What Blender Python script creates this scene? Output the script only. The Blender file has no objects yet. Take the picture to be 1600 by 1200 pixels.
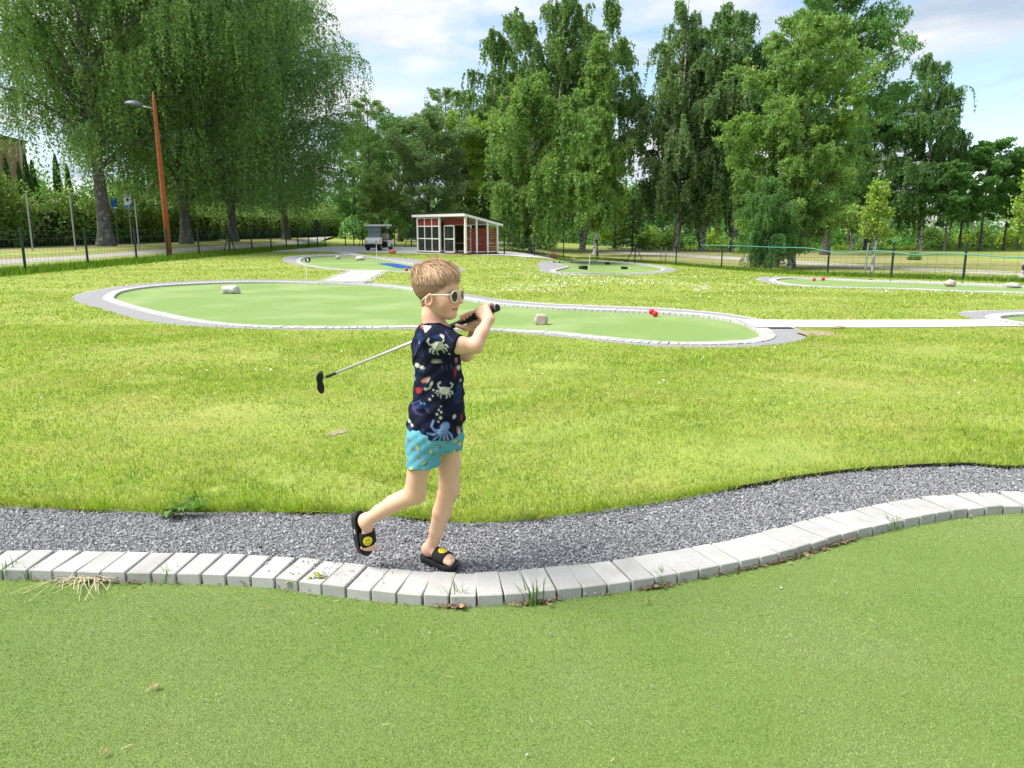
import bpy, bmesh, math, random
import numpy as np
from mathutils import Vector, Matrix
from mathutils.geometry import delaunay_2d_cdt

# ------------------------------------------------------------------ camera, sky, sun, exposure
scene = bpy.context.scene
COL = scene.collection
F_PX, PITCH, CAM_Z = 1202.0, math.radians(11.43), 1.36
cam_data = bpy.data.cameras.new('camera')
cam_data.sensor_width = 36.0
cam_data.lens = 36.0 * F_PX / 1600.0
cam_data.clip_start, cam_data.clip_end = 0.05, 3000.0
cam = bpy.data.objects.new('camera', cam_data)
cam.location = (0, 0, CAM_Z)
cam.rotation_euler = (math.pi / 2 - PITCH, 0, 0)
COL.objects.link(cam)
scene.camera = cam

SUN_EL, SUN_AZ = math.radians(55), math.radians(-100)      # azimuth measured from +Y towards +X: high on the left
sun_dir = Vector((math.sin(SUN_AZ) * math.cos(SUN_EL), math.cos(SUN_AZ) * math.cos(SUN_EL), math.sin(SUN_EL)))
world = bpy.data.worlds.new('World')
scene.world = world
world.use_nodes = True
nt = world.node_tree
nt.nodes.clear()
def wn(t, **kw):
    n = nt.nodes.new(t)
    for k, v in kw.items():
        setattr(n, k, v)
    return n
w_out = wn('ShaderNodeOutputWorld'); w_bg = wn('ShaderNodeBackground')
w_sky = wn('ShaderNodeTexSky', sky_type='NISHITA', sun_disc=False)
w_sky.sun_elevation, w_sky.sun_rotation = SUN_EL, SUN_AZ
w_sky.air_density, w_sky.dust_density, w_sky.ozone_density = 1.0, 0.8, 1.2
w_tc = wn('ShaderNodeTexCoord')
w_map = wn('ShaderNodeMapping'); w_map.inputs['Scale'].default_value = (1.6, 1.6, 5.2); w_map.inputs['Location'].default_value = (0.35, 0.15, 0.62)
w_map2 = wn('ShaderNodeMapping'); w_map2.inputs['Scale'].default_value = (1.1, 1.1, 4.6); w_map2.inputs['Location'].default_value = (3.1, 1.4, 0.2)
w_n1 = wn('ShaderNodeTexNoise'); w_n1.inputs['Scale'].default_value = 2.0; w_n1.inputs['Detail'].default_value = 8; w_n1.inputs['Roughness'].default_value = 0.55; w_n1.inputs['Distortion'].default_value = 0.3
w_n2 = wn('ShaderNodeTexNoise'); w_n2.inputs['Scale'].default_value = 2.4; w_n2.inputs['Detail'].default_value = 9; w_n2.inputs['Roughness'].default_value = 0.58; w_n2.inputs['Distortion'].default_value = 0.25
w_r1 = wn('ShaderNodeValToRGB'); w_r1.color_ramp.elements[0].position = 0.41; w_r1.color_ramp.elements[1].position = 0.55
w_r2 = wn('ShaderNodeValToRGB'); w_r2.color_ramp.elements[0].position = 0.36; w_r2.color_ramp.elements[1].position = 0.56
w_r2.color_ramp.elements[0].color = (2.35, 2.9, 3.6, 1); w_r2.color_ramp.elements[1].color = (4.6, 4.62, 4.65, 1)
w_mix = wn('ShaderNodeMixRGB')
L = nt.links.new
L(w_tc.outputs['Generated'], w_map.inputs[0]); L(w_tc.outputs['Generated'], w_map2.inputs[0])
L(w_map.outputs[0], w_n1.inputs['Vector']); L(w_map2.outputs[0], w_n2.inputs['Vector'])
L(w_n1.outputs['Fac'], w_r1.inputs['Fac']); L(w_n2.outputs['Fac'], w_r2.inputs['Fac'])
L(w_r1.outputs['Color'], w_mix.inputs['Fac']); L(w_sky.outputs['Color'], w_mix.inputs['Color1']); L(w_r2.outputs['Color'], w_mix.inputs['Color2'])
L(w_mix.outputs['Color'], w_bg.inputs['Color'])
w_bg.inputs['Strength'].default_value = 0.1
L(w_bg.outputs[0], w_out.inputs[0])

sl = bpy.data.lights.new('sun', 'SUN')
sl.energy, sl.angle, sl.color = 3.2, math.radians(36), (1.0, 0.95, 0.86)
so = bpy.data.objects.new('sun', sl)
so.rotation_euler = (-sun_dir).to_track_quat('-Z', 'Y').to_euler()
so.location = (0, 0, 30)
COL.objects.link(so)

scene.view_settings.view_transform = 'Standard'
scene.view_settings.look = 'None'
scene.view_settings.exposure = 1.2
scene.view_settings.gamma = 1.0
scene.view_settings.use_curve_mapping = False

# ------------------------------------------------------------------ geometry of the place
rng = np.random.default_rng(7)
random.seed(7)
CP, SP = math.cos(PITCH), math.sin(PITCH)
def sstep(a, b, x):
    t = np.clip((x - a) / (b - a), 0, 1)
    return t * t * (3 - 2 * t)
def terr(x, y):
    """height of the ground: level lawn, a bank behind the left fence, a fall to the right at the back"""
    return 0.45 * sstep(-15.8, -19, x) * sstep(10, 25, y) - 0.70 * sstep(14, 44, y) * sstep(-0.5, 5, x)
def ray(px, py):
    u, v = (px - 800) / F_PX, (600 - py) / F_PX
    return u, CP + v * SP, -SP + v * CP            # direction with unit depth
def gp(px, py, dz=0.0):
    """ground point seen at a pixel of the photograph"""
    dx, dy, dzv = ray(px, py)
    lo, hi, s = 1.0, None, 1.0
    while s < 400:
        if CAM_Z + s * dzv <= float(terr(dx * s, dy * s)) + dz:
            hi = s; break
        lo = s; s *= 1.02
    if hi is None: hi = 400
    for _ in range(30):
        m = (lo + hi) / 2
        if CAM_Z + m * dzv <= float(terr(dx * m, dy * m)) + dz: hi = m
        else: lo = m
    return Vector((dx * hi, dy * hi, CAM_Z + hi * dzv))
def at(px, py, Y):
    dx, dy, dz = ray(px, py)
    s = Y / dy
    return np.array((dx * s, Y, CAM_Z + dz * s))

def catmull(pts, closed, n=12):
    P = np.array(pts, float); m = len(P); out = []
    rngi = range(m) if closed else range(m - 1)
    for i in rngi:
        if closed: p0, p1, p2, p3 = P[(i - 1) % m], P[i], P[(i + 1) % m], P[(i + 2) % m]
        else: p0, p1, p2, p3 = P[max(i - 1, 0)], P[i], P[i + 1], P[min(i + 2, m - 1)]
        for k in range(n):
            t = k / n
            out.append(0.5 * ((2 * p1) + (-p0 + p2) * t + (2 * p0 - 5 * p1 + 4 * p2 - p3) * t * t + (-p0 + 3 * p1 - 3 * p2 + p3) * t ** 3))
    if not closed: out.append(P[-1])
    return np.array(out)
def resample(P, step, closed):
    Q = np.vstack([P, P[:1]]) if closed else P
    d = np.r_[0, np.cumsum(np.linalg.norm(np.diff(Q, axis=0), axis=1))]
    n = max(2, int(round(d[-1] / step)))
    s = np.linspace(0, d[-1], n + 1)
    if closed: s = s[:-1]
    return np.stack([np.interp(s, d, Q[:, k]) for k in range(Q.shape[1])], 1)
def smooth_closed(P, it=6):
    for _ in range(it):
        P = 0.5 * P + 0.25 * (np.roll(P, 1, 0) + np.roll(P, -1, 0))
    return P
def inside(poly, x, y):
    poly = np.asarray(poly)
    res = np.zeros(len(x), bool)
    m = (x > poly[:, 0].min()) & (x < poly[:, 0].max()) & (y > poly[:, 1].min()) & (y < poly[:, 1].max())
    idx = np.nonzero(m)[0]
    if len(idx) == 0: return res
    xs, ys = x[idx], y[idx]
    c = np.zeros(len(idx), bool)
    x1, y1 = poly[:, 0], poly[:, 1]
    x2, y2 = np.roll(x1, -1), np.roll(y1, -1)
    for a, b, c2, d in zip(x1, y1, x2, y2):
        if b == d: continue
        cond = ((b > ys) != (d > ys)) & (xs < (c2 - a) * (ys - b) / (d - b) + a)
        c ^= cond
    res[idx] = c
    return res

# ------------------------------------------------------------------ objects and labels
def tag(o, label=None, cat=None, group=None, kind=None):
    if label: o['label'] = label
    if cat: o['category'] = cat
    if group: o['group'] = group
    if kind: o['kind'] = kind
    return o
def empty(name, loc=(0, 0, 0), rz=0.0):
    o = bpy.data.objects.new(name, None)
    o.empty_display_size = 0.2
    o.location = loc; o.rotation_euler = (0, 0, rz)
    COL.objects.link(o)
    return o
def link(name, me, material=None, parent=None, smooth=False):
    if material is not None and len(me.materials) == 0: me.materials.append(material)
    o = bpy.data.objects.new(name, me)
    COL.objects.link(o)
    if parent is not None: o.parent = parent
    if smooth: me.polygons.foreach_set('use_smooth', np.ones(len(me.polygons), bool))
    return o
def np_mesh(name, V, faces_idx, k):
    """fast mesh: faces_idx is an (n,k) array"""
    me = bpy.data.meshes.new(name)
    V = np.asarray(V, np.float32); Fi = np.asarray(faces_idx, np.int32)
    n = len(Fi)
    me.vertices.add(len(V)); me.vertices.foreach_set('co', V.ravel())
    me.loops.add(n * k); me.loops.foreach_set('vertex_index', Fi.ravel())
    me.polygons.add(n)
    me.polygons.foreach_set('loop_start', np.arange(0, n * k, k, dtype=np.int32))
    me.polygons.foreach_set('loop_total', np.full(n, k, np.int32))
    me.update(calc_edges=True)
    return me
def set_color(me, cols, name='Col'):
    a = me.attributes.new(name, 'FLOAT_COLOR', 'POINT')
    c = np.ones((len(me.vertices), 4), np.float32); c[:, :3] = cols
    a.data.foreach_set('color', c.ravel())
class MB:
    """collects simple solids into one mesh"""
    def __init__(s): s.v, s.f = [], []
    def add(s, V, Fc):
        o = len(s.v); s.v += [tuple(map(float, p)) for p in V]; s.f += [tuple(i + o for i in f) for f in Fc]
        return s
    def box(s, c, size, rz=0.0, M=None, taper=1.0):
        hx, hy, hz = size[0] / 2, size[1] / 2, size[2] / 2
        V = []
        for z in (-1, 1):
            t = taper if z > 0 else 1.0
            for x, y in ((-1, -1), (1, -1), (1, 1), (-1, 1)):
                V.append(Vector((x * hx * t, y * hy * t, z * hz)))
        R = M if M is not None else Matrix.Rotation(rz, 3, 'Z')
        V = [R @ p + Vector(c) for p in V]
        return s.add(V, [(3, 2, 1, 0), (4, 5, 6, 7), (0, 1, 5, 4), (1, 2, 6, 5), (2, 3, 7, 6), (3, 0, 4, 7)])
    def bar(s, a, b, w, h=None):
        a, b = Vector(a), Vector(b); d = b - a
        q = d.to_track_quat('X', 'Z').to_matrix()
        return s.box((a + b) / 2, (d.length, w, h or w), M=q)
    def tube(s, pts, rad, n=8, cap=True):
        pts = [Vector(p) for p in pts]; m = len(pts)
        if not hasattr(rad, '__len__'): rad = [rad] * m
        V, Fc = [], []
        ref = Vector((0.3, 0.2, 1)).normalized()
        for i, p in enumerate(pts):
            d = (pts[min(i + 1, m - 1)] - pts[max(i - 1, 0)]).normalized()
            a = d.cross(ref)
            if a.length < 0.05: a = d.cross(Vector((1, 0, 0)))
            a.normalize(); b = d.cross(a)
            for k in range(n):
                t = 2 * math.pi * k / n
                V.append(p + (a * math.cos(t) + b * math.sin(t)) * rad[i])
        for i in range(m - 1):
            for k in range(n):
                k2 = (k + 1) % n
                Fc.append((i * n + k, i * n + k2, (i + 1) * n + k2, (i + 1) * n + k))
        if cap:
            Fc.append(tuple(range(n - 1, -1, -1))); Fc.append(tuple((m - 1) * n + k for k in range(n)))
        return s.add(V, Fc)
    def prism(s, poly, z0, z1):
        n = len(poly)
        V = [(x, y, z0) for x, y in poly] + [(x, y, z1) for x, y in poly]
        Fc = [tuple(range(n - 1, -1, -1)), tuple(range(n, 2 * n))]
        Fc += [(i, (i + 1) % n, n + (i + 1) % n, n + i) for i in range(n)]
        return s.add(V, Fc)
    def build(s, name, material, parent=None, smooth=False, bevel=0.0):
        me = bpy.data.meshes.new(name); me.from_pydata(s.v, [], s.f); me.update()
        if bevel:
            bm = bmesh.new(); bm.from_mesh(me)
            bmesh.ops.bevel(bm, geom=bm.edges[:], offset=bevel, segments=2, affect='EDGES', profile=0.6)
            bm.to_mesh(me); bm.free()
        return link(name, me, material, parent, smooth)

# ------------------------------------------------------------------ materials
def _n(nt, t, **kw):
    n = nt.nodes.new(t)
    for k, v in kw.items():
        if k in n.inputs: n.inputs[k].default_value = v
        else: setattr(n, k, v)
    return n
def material(name, c1, c2=None, scale=10.0, detail=4.0, rough=0.8, bump=0.0, bump_scale=None, lo=0.35, hi=0.65, island=0.0, translucent=0.0, attr=None,
             metallic=0.0, spec=0.3, c3=None, scale3=1.0, lo3=0.5, hi3=0.7, sss=0.0, trans_tint=(1.05, 1.2, 0.6), objrand=0.0):
    m = bpy.data.materials.new(name); m.use_nodes = True
    t = m.node_tree; b = t.nodes['Principled BSDF']; Lk = t.links.new
    b.inputs['Roughness'].default_value = rough
    b.inputs['Metallic'].default_value = metallic
    b.inputs['Specular IOR Level'].default_value = spec
    col = None
    geo = _n(t, 'ShaderNodeNewGeometry')
    pos = geo.outputs['Position']
    if attr:
        a = _n(t, 'ShaderNodeAttribute', attribute_name=attr); col = a.outputs['Color']
    else:
        r = _n(t, 'ShaderNodeRGB'); r.outputs[0].default_value = (*c1, 1); col = r.outputs[0]
    if c2 is not None:
        n = _n(t, 'ShaderNodeTexNoise', Scale=scale, Detail=detail)
        n.inputs['Roughness'].default_value = 0.6
        Lk(pos, n.inputs['Vector'])
        rp = _n(t, 'ShaderNodeMapRange'); rp.inputs['From Min'].default_value = lo; rp.inputs['From Max'].default_value = hi
        Lk(n.outputs['Fac'], rp.inputs['Value'])
        mx = _n(t, 'ShaderNodeMixRGB'); Lk(rp.outputs[0], mx.inputs['Fac']); Lk(col, mx.inputs['Color1'])
        mx.inputs['Color2'].default_value = (*c2, 1); col = mx.outputs[0]
    if c3 is not None:
        n = _n(t, 'ShaderNodeTexNoise', Scale=scale3, Detail=5.0); Lk(pos, n.inputs['Vector'])
        rp = _n(t, 'ShaderNodeMapRange'); rp.inputs['From Min'].default_value = lo3; rp.inputs['From Max'].default_value = hi3
        Lk(n.outputs['Fac'], rp.inputs['Value'])
        mx = _n(t, 'ShaderNodeMixRGB'); Lk(rp.outputs[0], mx.inputs['Fac']); Lk(col, mx.inputs['Color1'])
        mx.inputs['Color2'].default_value = (*c3, 1); col = mx.outputs[0]
    if island:
        hsv = _n(t, 'ShaderNodeHueSaturation')
        mr = _n(t, 'ShaderNodeMapRange'); mr.inputs['To Min'].default_value = 1 - island; mr.inputs['To Max'].default_value = 1 + island
        Lk(geo.outputs['Random Per Island'], mr.inputs['Value']); Lk(mr.outputs[0], hsv.inputs['Value'])
        mu = _n(t, 'ShaderNodeMath', operation='MULTIPLY'); mu.inputs[1].default_value = 7.31
        fr = _n(t, 'ShaderNodeMath', operation='FRACT'); Lk(geo.outputs['Random Per Island'], mu.inputs[0]); Lk(mu.outputs[0], fr.inputs[0])
        mh = _n(t, 'ShaderNodeMapRange'); mh.inputs['To Min'].default_value = 0.5 - island * 0.06; mh.inputs['To Max'].default_value = 0.5 + island * 0.06
        Lk(fr.outputs[0], mh.inputs['Value']); Lk(mh.outputs[0], hsv.inputs['Hue'])
        Lk(col, hsv.inputs['Color']); col = hsv.outputs[0]
    if objrand:
        oi = _n(t, 'ShaderNodeObjectInfo'); hs = _n(t, 'ShaderNodeHueSaturation'); mo = _n(t, 'ShaderNodeMapRange')
        mo.inputs['To Min'].default_value = 1 - objrand; mo.inputs['To Max'].default_value = 1 + objrand
        Lk(oi.outputs['Random'], mo.inputs['Value']); Lk(mo.outputs[0], hs.inputs['Value']); Lk(col, hs.inputs['Color']); col = hs.outputs[0]
    Lk(col, b.inputs['Base Color'])
    if sss:
        b.inputs['Subsurface Weight'].default_value = sss
        b.inputs['Subsurface Radius'].default_value = (0.012, 0.005, 0.003)
        b.inputs['Subsurface Scale'].default_value = 1.0
    if bump:
        n = _n(t, 'ShaderNodeTexNoise', Scale=bump_scale or scale * 3, Detail=4.0); Lk(pos, n.inputs['Vector'])
        bp = _n(t, 'ShaderNodeBump', Strength=min(1.0, bump)); bp.inputs['Distance'].default_value = 0.01 if bump_scale is None or bump_scale > 20 else 0.05
        Lk(n.outputs['Fac'], bp.inputs['Height']); Lk(bp.outputs[0], b.inputs['Normal'])
    if translucent:
        tr = _n(t, 'ShaderNodeBsdfTranslucent')
        mm = _n(t, 'ShaderNodeMixRGB', blend_type='MULTIPLY'); mm.inputs['Fac'].default_value = 1.0
        Lk(col, mm.inputs['Color1']); mm.inputs['Color2'].default_value = (*trans_tint, 1); Lk(mm.outputs[0], tr.inputs['Color'])
        ms = _n(t, 'ShaderNodeMixShader'); ms.inputs[0].default_value = translucent
        Lk(b.outputs[0], ms.inputs[1]); Lk(tr.outputs[0], ms.inputs[2])
        Lk(ms.outputs[0], t.nodes['Material Output'].inputs['Surface'])
    return m
# ------------------------------------------------------------------ ground materials
M_lawn = material('lawn_soil', (0.29, 0.34, 0.075), (0.21, 0.275, 0.055), scale=1.6, detail=8, rough=0.95, bump=0.6, bump_scale=60, c3=(0.30, 0.31, 0.08), scale3=0.45, lo3=0.48, hi3=0.72)
M_blade = material('grass_blade', (0.325, 0.435, 0.06), (0.145, 0.255, 0.03), scale=5.0, detail=6, lo=0.45, hi=0.72, rough=0.55, island=0.46, translucent=0.45, c3=(0.46, 0.45, 0.16), scale3=1.4, lo3=0.46, hi3=0.78, trans_tint=(1.1, 1.15, 0.55))
M_verge = material('verge_blade', (0.15, 0.26, 0.02), (0.10, 0.20, 0.015), scale=2.0, rough=0.6, island=0.4, translucent=0.4)
M_turf = material('turf_base', (0.23, 0.32, 0.085), (0.175, 0.265, 0.06), scale=160, detail=3, rough=0.95, bump=1.0, bump_scale=330)
M_turf_far = material('turf_far', (0.195, 0.295, 0.09), (0.155, 0.245, 0.068), scale=42, detail=8, c3=(0.235, 0.32, 0.12), scale3=0.7, lo3=0.45, hi3=0.65, rough=0.95, bump=0.4, bump_scale=200)
M_fibre = material('turf_fibre', (0.26, 0.38, 0.11), (0.21, 0.33, 0.08), scale=2.2, detail=3, rough=0.5, island=0.42, translucent=0.25, c3=(0.36, 0.43, 0.19), scale3=1.3, lo3=0.44, hi3=0.70)
M_gravel = material('gravel_bed', (0.10, 0.10, 0.105), (0.22, 0.22, 0.23), scale=110, detail=2, rough=0.95, bump=1.0, bump_scale=140)
M_gravel_far = material('gravel_far', (0.18, 0.18, 0.19), (0.36, 0.36, 0.37), scale=70, detail=3, rough=0.95, bump=1.0, bump_scale=90)
M_pebble = material('pebble', (0.235, 0.238, 0.255), rough=0.85, island=0.6)
M_paver = material('paver_concrete', (0.525, 0.52, 0.495), (0.39, 0.39, 0.38), objrand=0.11, scale=240, detail=4, rough=0.9, bump=0.5, bump_scale=500, c3=(0.36, 0.35, 0.32), scale3=7, lo3=0.48, hi3=0.8)
M_path = material('concrete_path', (0.52, 0.51, 0.49), (0.44, 0.43, 0.41), scale=12, detail=8, rough=0.9, bump=0.4, bump_scale=80)
M_gravelpath = material('gravel_path', (0.40, 0.38, 0.34), (0.31, 0.29, 0.26), scale=5, detail=8, rough=0.95, bump=0.4, bump_scale=60)
M_drygrass = material('dry_grass', (0.27, 0.25, 0.11), (0.19, 0.21, 0.06), scale=1.2, detail=8, rough=0.95, bump=0.7, bump_scale=30)
M_edging = material('black_edging', (0.02, 0.02, 0.022), rough=0.5)
M_soil = material('bare_soil', (0.36, 0.29, 0.21), (0.24, 0.22, 0.12), scale=40, detail=6, rough=0.95, bump=0.6, bump_scale=120)
M_blue = material('blue_turf', (0.01, 0.075, 0.30), (0.008, 0.06, 0.24), scale=40, rough=0.9)

def G2(pts, dz=0.0): return np.array([tuple(gp(*p, dz))[:2] for p in pts])

# ---- outlines of the greens, on the ground ----
# foreground kerb (front edge of the pavers), left to right, extended past the frame
fk = G2([(0, 890), (100, 892), (240, 895), (350, 898), (427, 903), (500, 913), (577, 922), (659, 929.5), (748, 931), (841, 924), (915, 917), (990, 906), (1056, 896), (1116, 884), (1172, 873), (1225, 861), (1270, 848), (1322, 832), (1394, 815), (1480, 799), (1544, 792), (1600, 789)])
fk = np.vstack([[[-4.6, 2.72], [-3.4, 2.85]], fk, [[3.45, 3.62], [4.6, 3.5], [5.6, 3.0]]])
fk = catmull(fk, False, 16)
for _ in range(40): fk[1:-1] = 0.5 * fk[1:-1] + 0.25 * (fk[:-2] + fk[2:])
fk = resample(fk, 0.02, False)
fore_green = np.vstack([fk, [[6.5, 1.0], [6.5, -4], [-6, -4], [-6, 1.0]]])
# lawn edge behind the gravel
fl = G2([(0, 789), (87, 793), (210, 798), (315, 800), (385, 798), (546, 801), (640, 808), (720, 815), (790, 814), (860, 807), (930, 798), (1000, 788), (1067, 777), (1150, 762), (1187, 756), (1262, 743), (1375, 731), (1506, 725), (1600, 729)])
fl = np.vstack([[[-5.0, 3.75], [-3.8, 3.9]], fl, [[3.9, 4.6], [4.9, 4.35], [6.2, 3.4]]])
fl = resample(catmull(fl, False, 8), 0.05, False)
fore_gravel = np.vstack([fl, [[7.5, 1.0], [7.5, -5], [-7, -5], [-7, 1.0]]])

def closed(pts, step=0.1, it=4):
    return smooth_closed(resample(catmull(G2(pts), True, 10), step, True), it)
g2 = closed([(178, 464), (193, 454), (242, 446.5), (319, 442), (414, 440), (490, 441.5), (566, 444), (624, 449), (680, 458), (728, 466.5), (775, 474), (850, 479.5), (925, 483), (1000, 486), (1056, 489), (1112, 494), (1150, 501), (1176, 511), (1188, 521), (1180, 528), (1150, 532), (1075, 534), (1022, 532), (962, 527), (887, 519), (831, 515.5), (775, 513), (700, 509.5), (643, 508), (547, 509.5), (471, 509), (395, 507), (319, 500), (262, 489), (216, 478), (189, 470)])
h2 = closed([(113, 467), (128, 458), (204, 445), (300, 438.5), (414, 436.5), (490, 438), (574, 441), (624, 445), (680, 451), (724, 457.5), (775, 466.5), (850, 473.5), (962, 478), (1037, 481), (1112, 487), (1169, 495), (1220, 505), (1250, 515), (1264, 526), (1240, 535), (1169, 542), (1075, 543), (1022, 541), (962, 535.5), (887, 527.5), (812, 521.5), (775, 519), (643, 514.5), (547, 515.5), (433, 515), (338, 512), (262, 506), (204, 496), (159, 483), (124, 473)])
g3 = closed([(470, 407), (476, 402.5), (500, 400), (530, 399.3), (560, 400.3), (585, 402.6), (612, 407), (635, 411), (658, 415.5), (690, 419.5), (703, 422.5), (680, 425), (640, 424), (598, 422.5), (555, 421.7), (520, 419), (490, 415), (474, 411)], 0.15)
h3 = closed([(440, 406), (452, 401), (490, 398.2), (530, 397.8), (565, 398.6), (600, 401.5), (640, 404.5), (680, 411), (712, 417), (728, 420.5), (712, 425), (680, 427.3), (640, 426.2), (598, 424.5), (555, 423.8), (510, 421), (475, 416), (450, 411)], 0.15)
g4 = closed([(864, 409.5), (880, 408.8), (910, 408.6), (940, 409.5), (970, 411), (1000, 413.5), (1022, 416.5), (1034, 420), (1025, 424), (990, 426), (940, 427), (890, 426), (868, 423), (882, 418.5), (889, 416.3), (876, 413)], 0.15, 2)
h4 = closed([(846, 409), (862, 407.6), (910, 407), (940, 408), (975, 409.6), (1010, 412.5), (1040, 417), (1058, 421.5), (1040, 426), (1000, 429), (940, 430), (885, 429), (850, 424.5), (842, 418), (840, 412)], 0.15, 2)
g5 = closed([(1213, 436.5), (1234, 434), (1290, 435.3), (1347, 438), (1459, 441.6), (1600, 447.5), (1720, 453), (1790, 459), (1720, 461), (1600, 456), (1501, 454), (1431, 450.5), (1319, 448), (1248, 444.5), (1220, 440)], 0.15)
h5 = closed([(1180, 434.5), (1210, 432), (1260, 432.6), (1347, 436), (1459, 439.6), (1600, 445), (1740, 451), (1830, 460), (1730, 464.5), (1600, 458.5), (1501, 456.5), (1431, 453), (1319, 450.5), (1240, 447.5), (1195, 441)], 0.15)
g6 = closed([(1560, 495), (1575, 491.5), (1610, 490), (1700, 492), (1800, 500), (1900, 515), (1800, 520), (1700, 513), (1620, 505.5), (1575, 499.5)], 0.12)
h6 = closed([(1496, 489), (1515, 485.5), (1560, 484.5), (1620, 484), (1720, 487), (1840, 496), (1960, 516), (1820, 528), (1700, 519), (1620, 511), (1560, 506), (1510, 496)], 0.12)
def ensure_ccw(P):
    a = np.sum(P[:, 0] * np.roll(P[:, 1], -1) - np.roll(P[:, 0], -1) * P[:, 1])
    return P if a > 0 else P[::-1]
g2, h2, g3, h3, g4, h4, g5, h5, g6, h6 = map(ensure_ccw, (g2, h2, g3, h3, g4, h4, g5, h5, g6, h6))
def offset(P, d):
    t = np.roll(P, -1, 0) - np.roll(P, 1, 0); t /= np.linalg.norm(t, axis=1)[:, None] + 1e-9
    return P + np.stack([t[:, 1], -t[:, 0]], 1) * d
HOLES = [fore_gravel, h2, h3, h4, h5, h6]

def cdt_sheet(name, outer, holes, extra, zoff, mat_, zfun=terr):
    pts, edges = [], []
    for P in [outer] + holes:
        o = len(pts); n = len(P)
        pts += [Vector((float(a), float(b))) for a, b in P]
        edges += [(o + i, o + (i + 1) % n) for i in range(n)]
    if extra is not None and len(extra): pts += [Vector((float(a), float(b))) for a, b in extra]
    vs, es, fs, *_ = delaunay_2d_cdt(pts, edges, [], 0, 1e-5)
    V = np.array([(v.x, v.y) for v in vs]); Fc = np.array([f for f in fs], np.int32)
    c = V[Fc].mean(1)
    keep = inside(outer, c[:, 0], c[:, 1])
    for h in holes: keep &= ~inside(h, c[:, 0], c[:, 1])
    Fc = Fc[keep]
    Z = zfun(V[:, 0], V[:, 1]) + zoff
    me = np_mesh(name, np.c_[V, Z], Fc, 3)
    bm = bmesh.new(); bm.from_mesh(me); bmesh.ops.recalc_face_normals(bm, faces=bm.faces[:])
    if bm.faces and sum(f.normal.z for f in bm.faces) < 0: bmesh.ops.reverse_faces(bm, faces=bm.faces[:])
    bm.to_mesh(me); bm.free()
    o = link(name, me, mat_, smooth=True)
    return o

# lawn: one sheet out to the horizon, cut away where the greens and gravel lie
ex = []
for (x0, x1, y0, y1, st) in ((-8, 9, -6, 16, 0.7), (-30, 30, 16, 70, 1.6), (-120, 120, 70, 160, 12)):
    gx, gy = np.meshgrid(np.arange(x0, x1, st), np.arange(y0, y1, st)); ex.append(np.c_[gx.ravel(), gy.ravel()])
gx, gy = np.meshgrid(np.arange(-400, 401, 50), np.arange(-100, 801, 50)); ex.append(np.c_[gx.ravel(), gy.ravel()])
for sx in (-1, 1):
    gx, gy = np.meshgrid(np.arange(8, 30, 2.0) * sx, np.arange(-6, 16, 2.0)); ex.append(np.c_[gx.ravel(), gy.ravel()])
ex = np.vstack(ex) + rng.normal(0, 0.02, (sum(map(len, ex)), 2))
big = np.array([[-900, -200], [900, -200], [900, 1600], [-900, 1600]], float)
tag(cdt_sheet('lawn', big, HOLES, ex, 0.0, M_lawn), kind='structure')

def green_sheet(C, H, near):
    inner = offset(C, -0.01)
    gx, gy = np.meshgrid(np.arange(C[:, 0].min(), C[:, 0].max(), 0.6), np.arange(C[:, 1].min(), C[:, 1].max(), 0.6))
    e = np.c_[gx.ravel(), gy.ravel()] + rng.normal(0, 0.01, (gx.size, 2))
    tag(cdt_sheet('putting_green', offset(C, 0.03), [], e, -0.045, M_turf if near else M_turf_far), kind='structure')
    tag(cdt_sheet('gravel_strip', H, [offset(C, 0.045)], None, -0.016, M_gravel if near else M_gravel_far), kind='structure')
green_sheet(ensure_ccw(fore_green), ensure_ccw(fore_gravel), True)
for C, H_ in ((g2, h2), (g3, h3), (g4, h4), (g5, h5), (g6, h6)): green_sheet(C, H_, False)

# ---- kerbs of concrete pavers ----
def paver_mesh(w, l, h, name='paver'):
    mb = MB(); mb.box((0, l / 2, -h / 2), (w, l, h))
    me = bpy.data.meshes.new(name); me.from_pydata(mb.v, [], mb.f)
    bm = bmesh.new(); bm.from_mesh(me); bmesh.ops.bevel(bm, geom=bm.edges[:], offset=0.0035, segments=1, affect='EDGES'); bm.to_mesh(me); bm.free()
    me.materials.append(M_paver)
    return me
PAV = [paver_mesh(w, 0.2, 0.08) for w in (0.0958, 0.0968, 0.0948)]
def pave_along(P, closed_, pitch, parent, test, name='paver'):
    """pavers square to the line, on its right-hand (outer) side; near ones single objects, the far ones one joined row"""
    Q = resample(P, pitch, closed_); n = len(Q)
    T = (np.roll(Q, -1, 0) - np.roll(Q, 1, 0)) if closed_ else np.gradient(Q, axis=0)
    far = MB(); base = PAV[0]
    bv = [v.co.copy() for v in base.vertices]; bf = [tuple(p.vertices) for p in base.polygons]
    for i in range(n):
        t = T[i] / np.linalg.norm(T[i]); out = Vector((t[1], -t[0], 0))
        x, y = Q[i]; z = float(terr(x, y)) + random.gauss(0, 0.0016)
        ang = math.atan2(out.y, out.x) - math.pi / 2 + random.gauss(0, 0.012)
        R = Matrix.Translation((x + out.x * random.gauss(0, 0.002), y + out.y * random.gauss(0, 0.002), z)) @ Matrix.Rotation(ang, 4, 'Z') @ Matrix.Rotation(random.gauss(0, 0.008), 4, 'X') @ Matrix.Rotation(random.gauss(0, 0.008), 4, 'Y')
        if test(x, y):
            o = bpy.data.objects.new(name, random.choice(PAV)); COL.objects.link(o); o.parent = parent; o.matrix_local = R
        else:
            far.add([R @ v for v in bv], bf)
    if far.v: tag(far.build('paver_row', M_paver, parent), kind='stuff')
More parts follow.
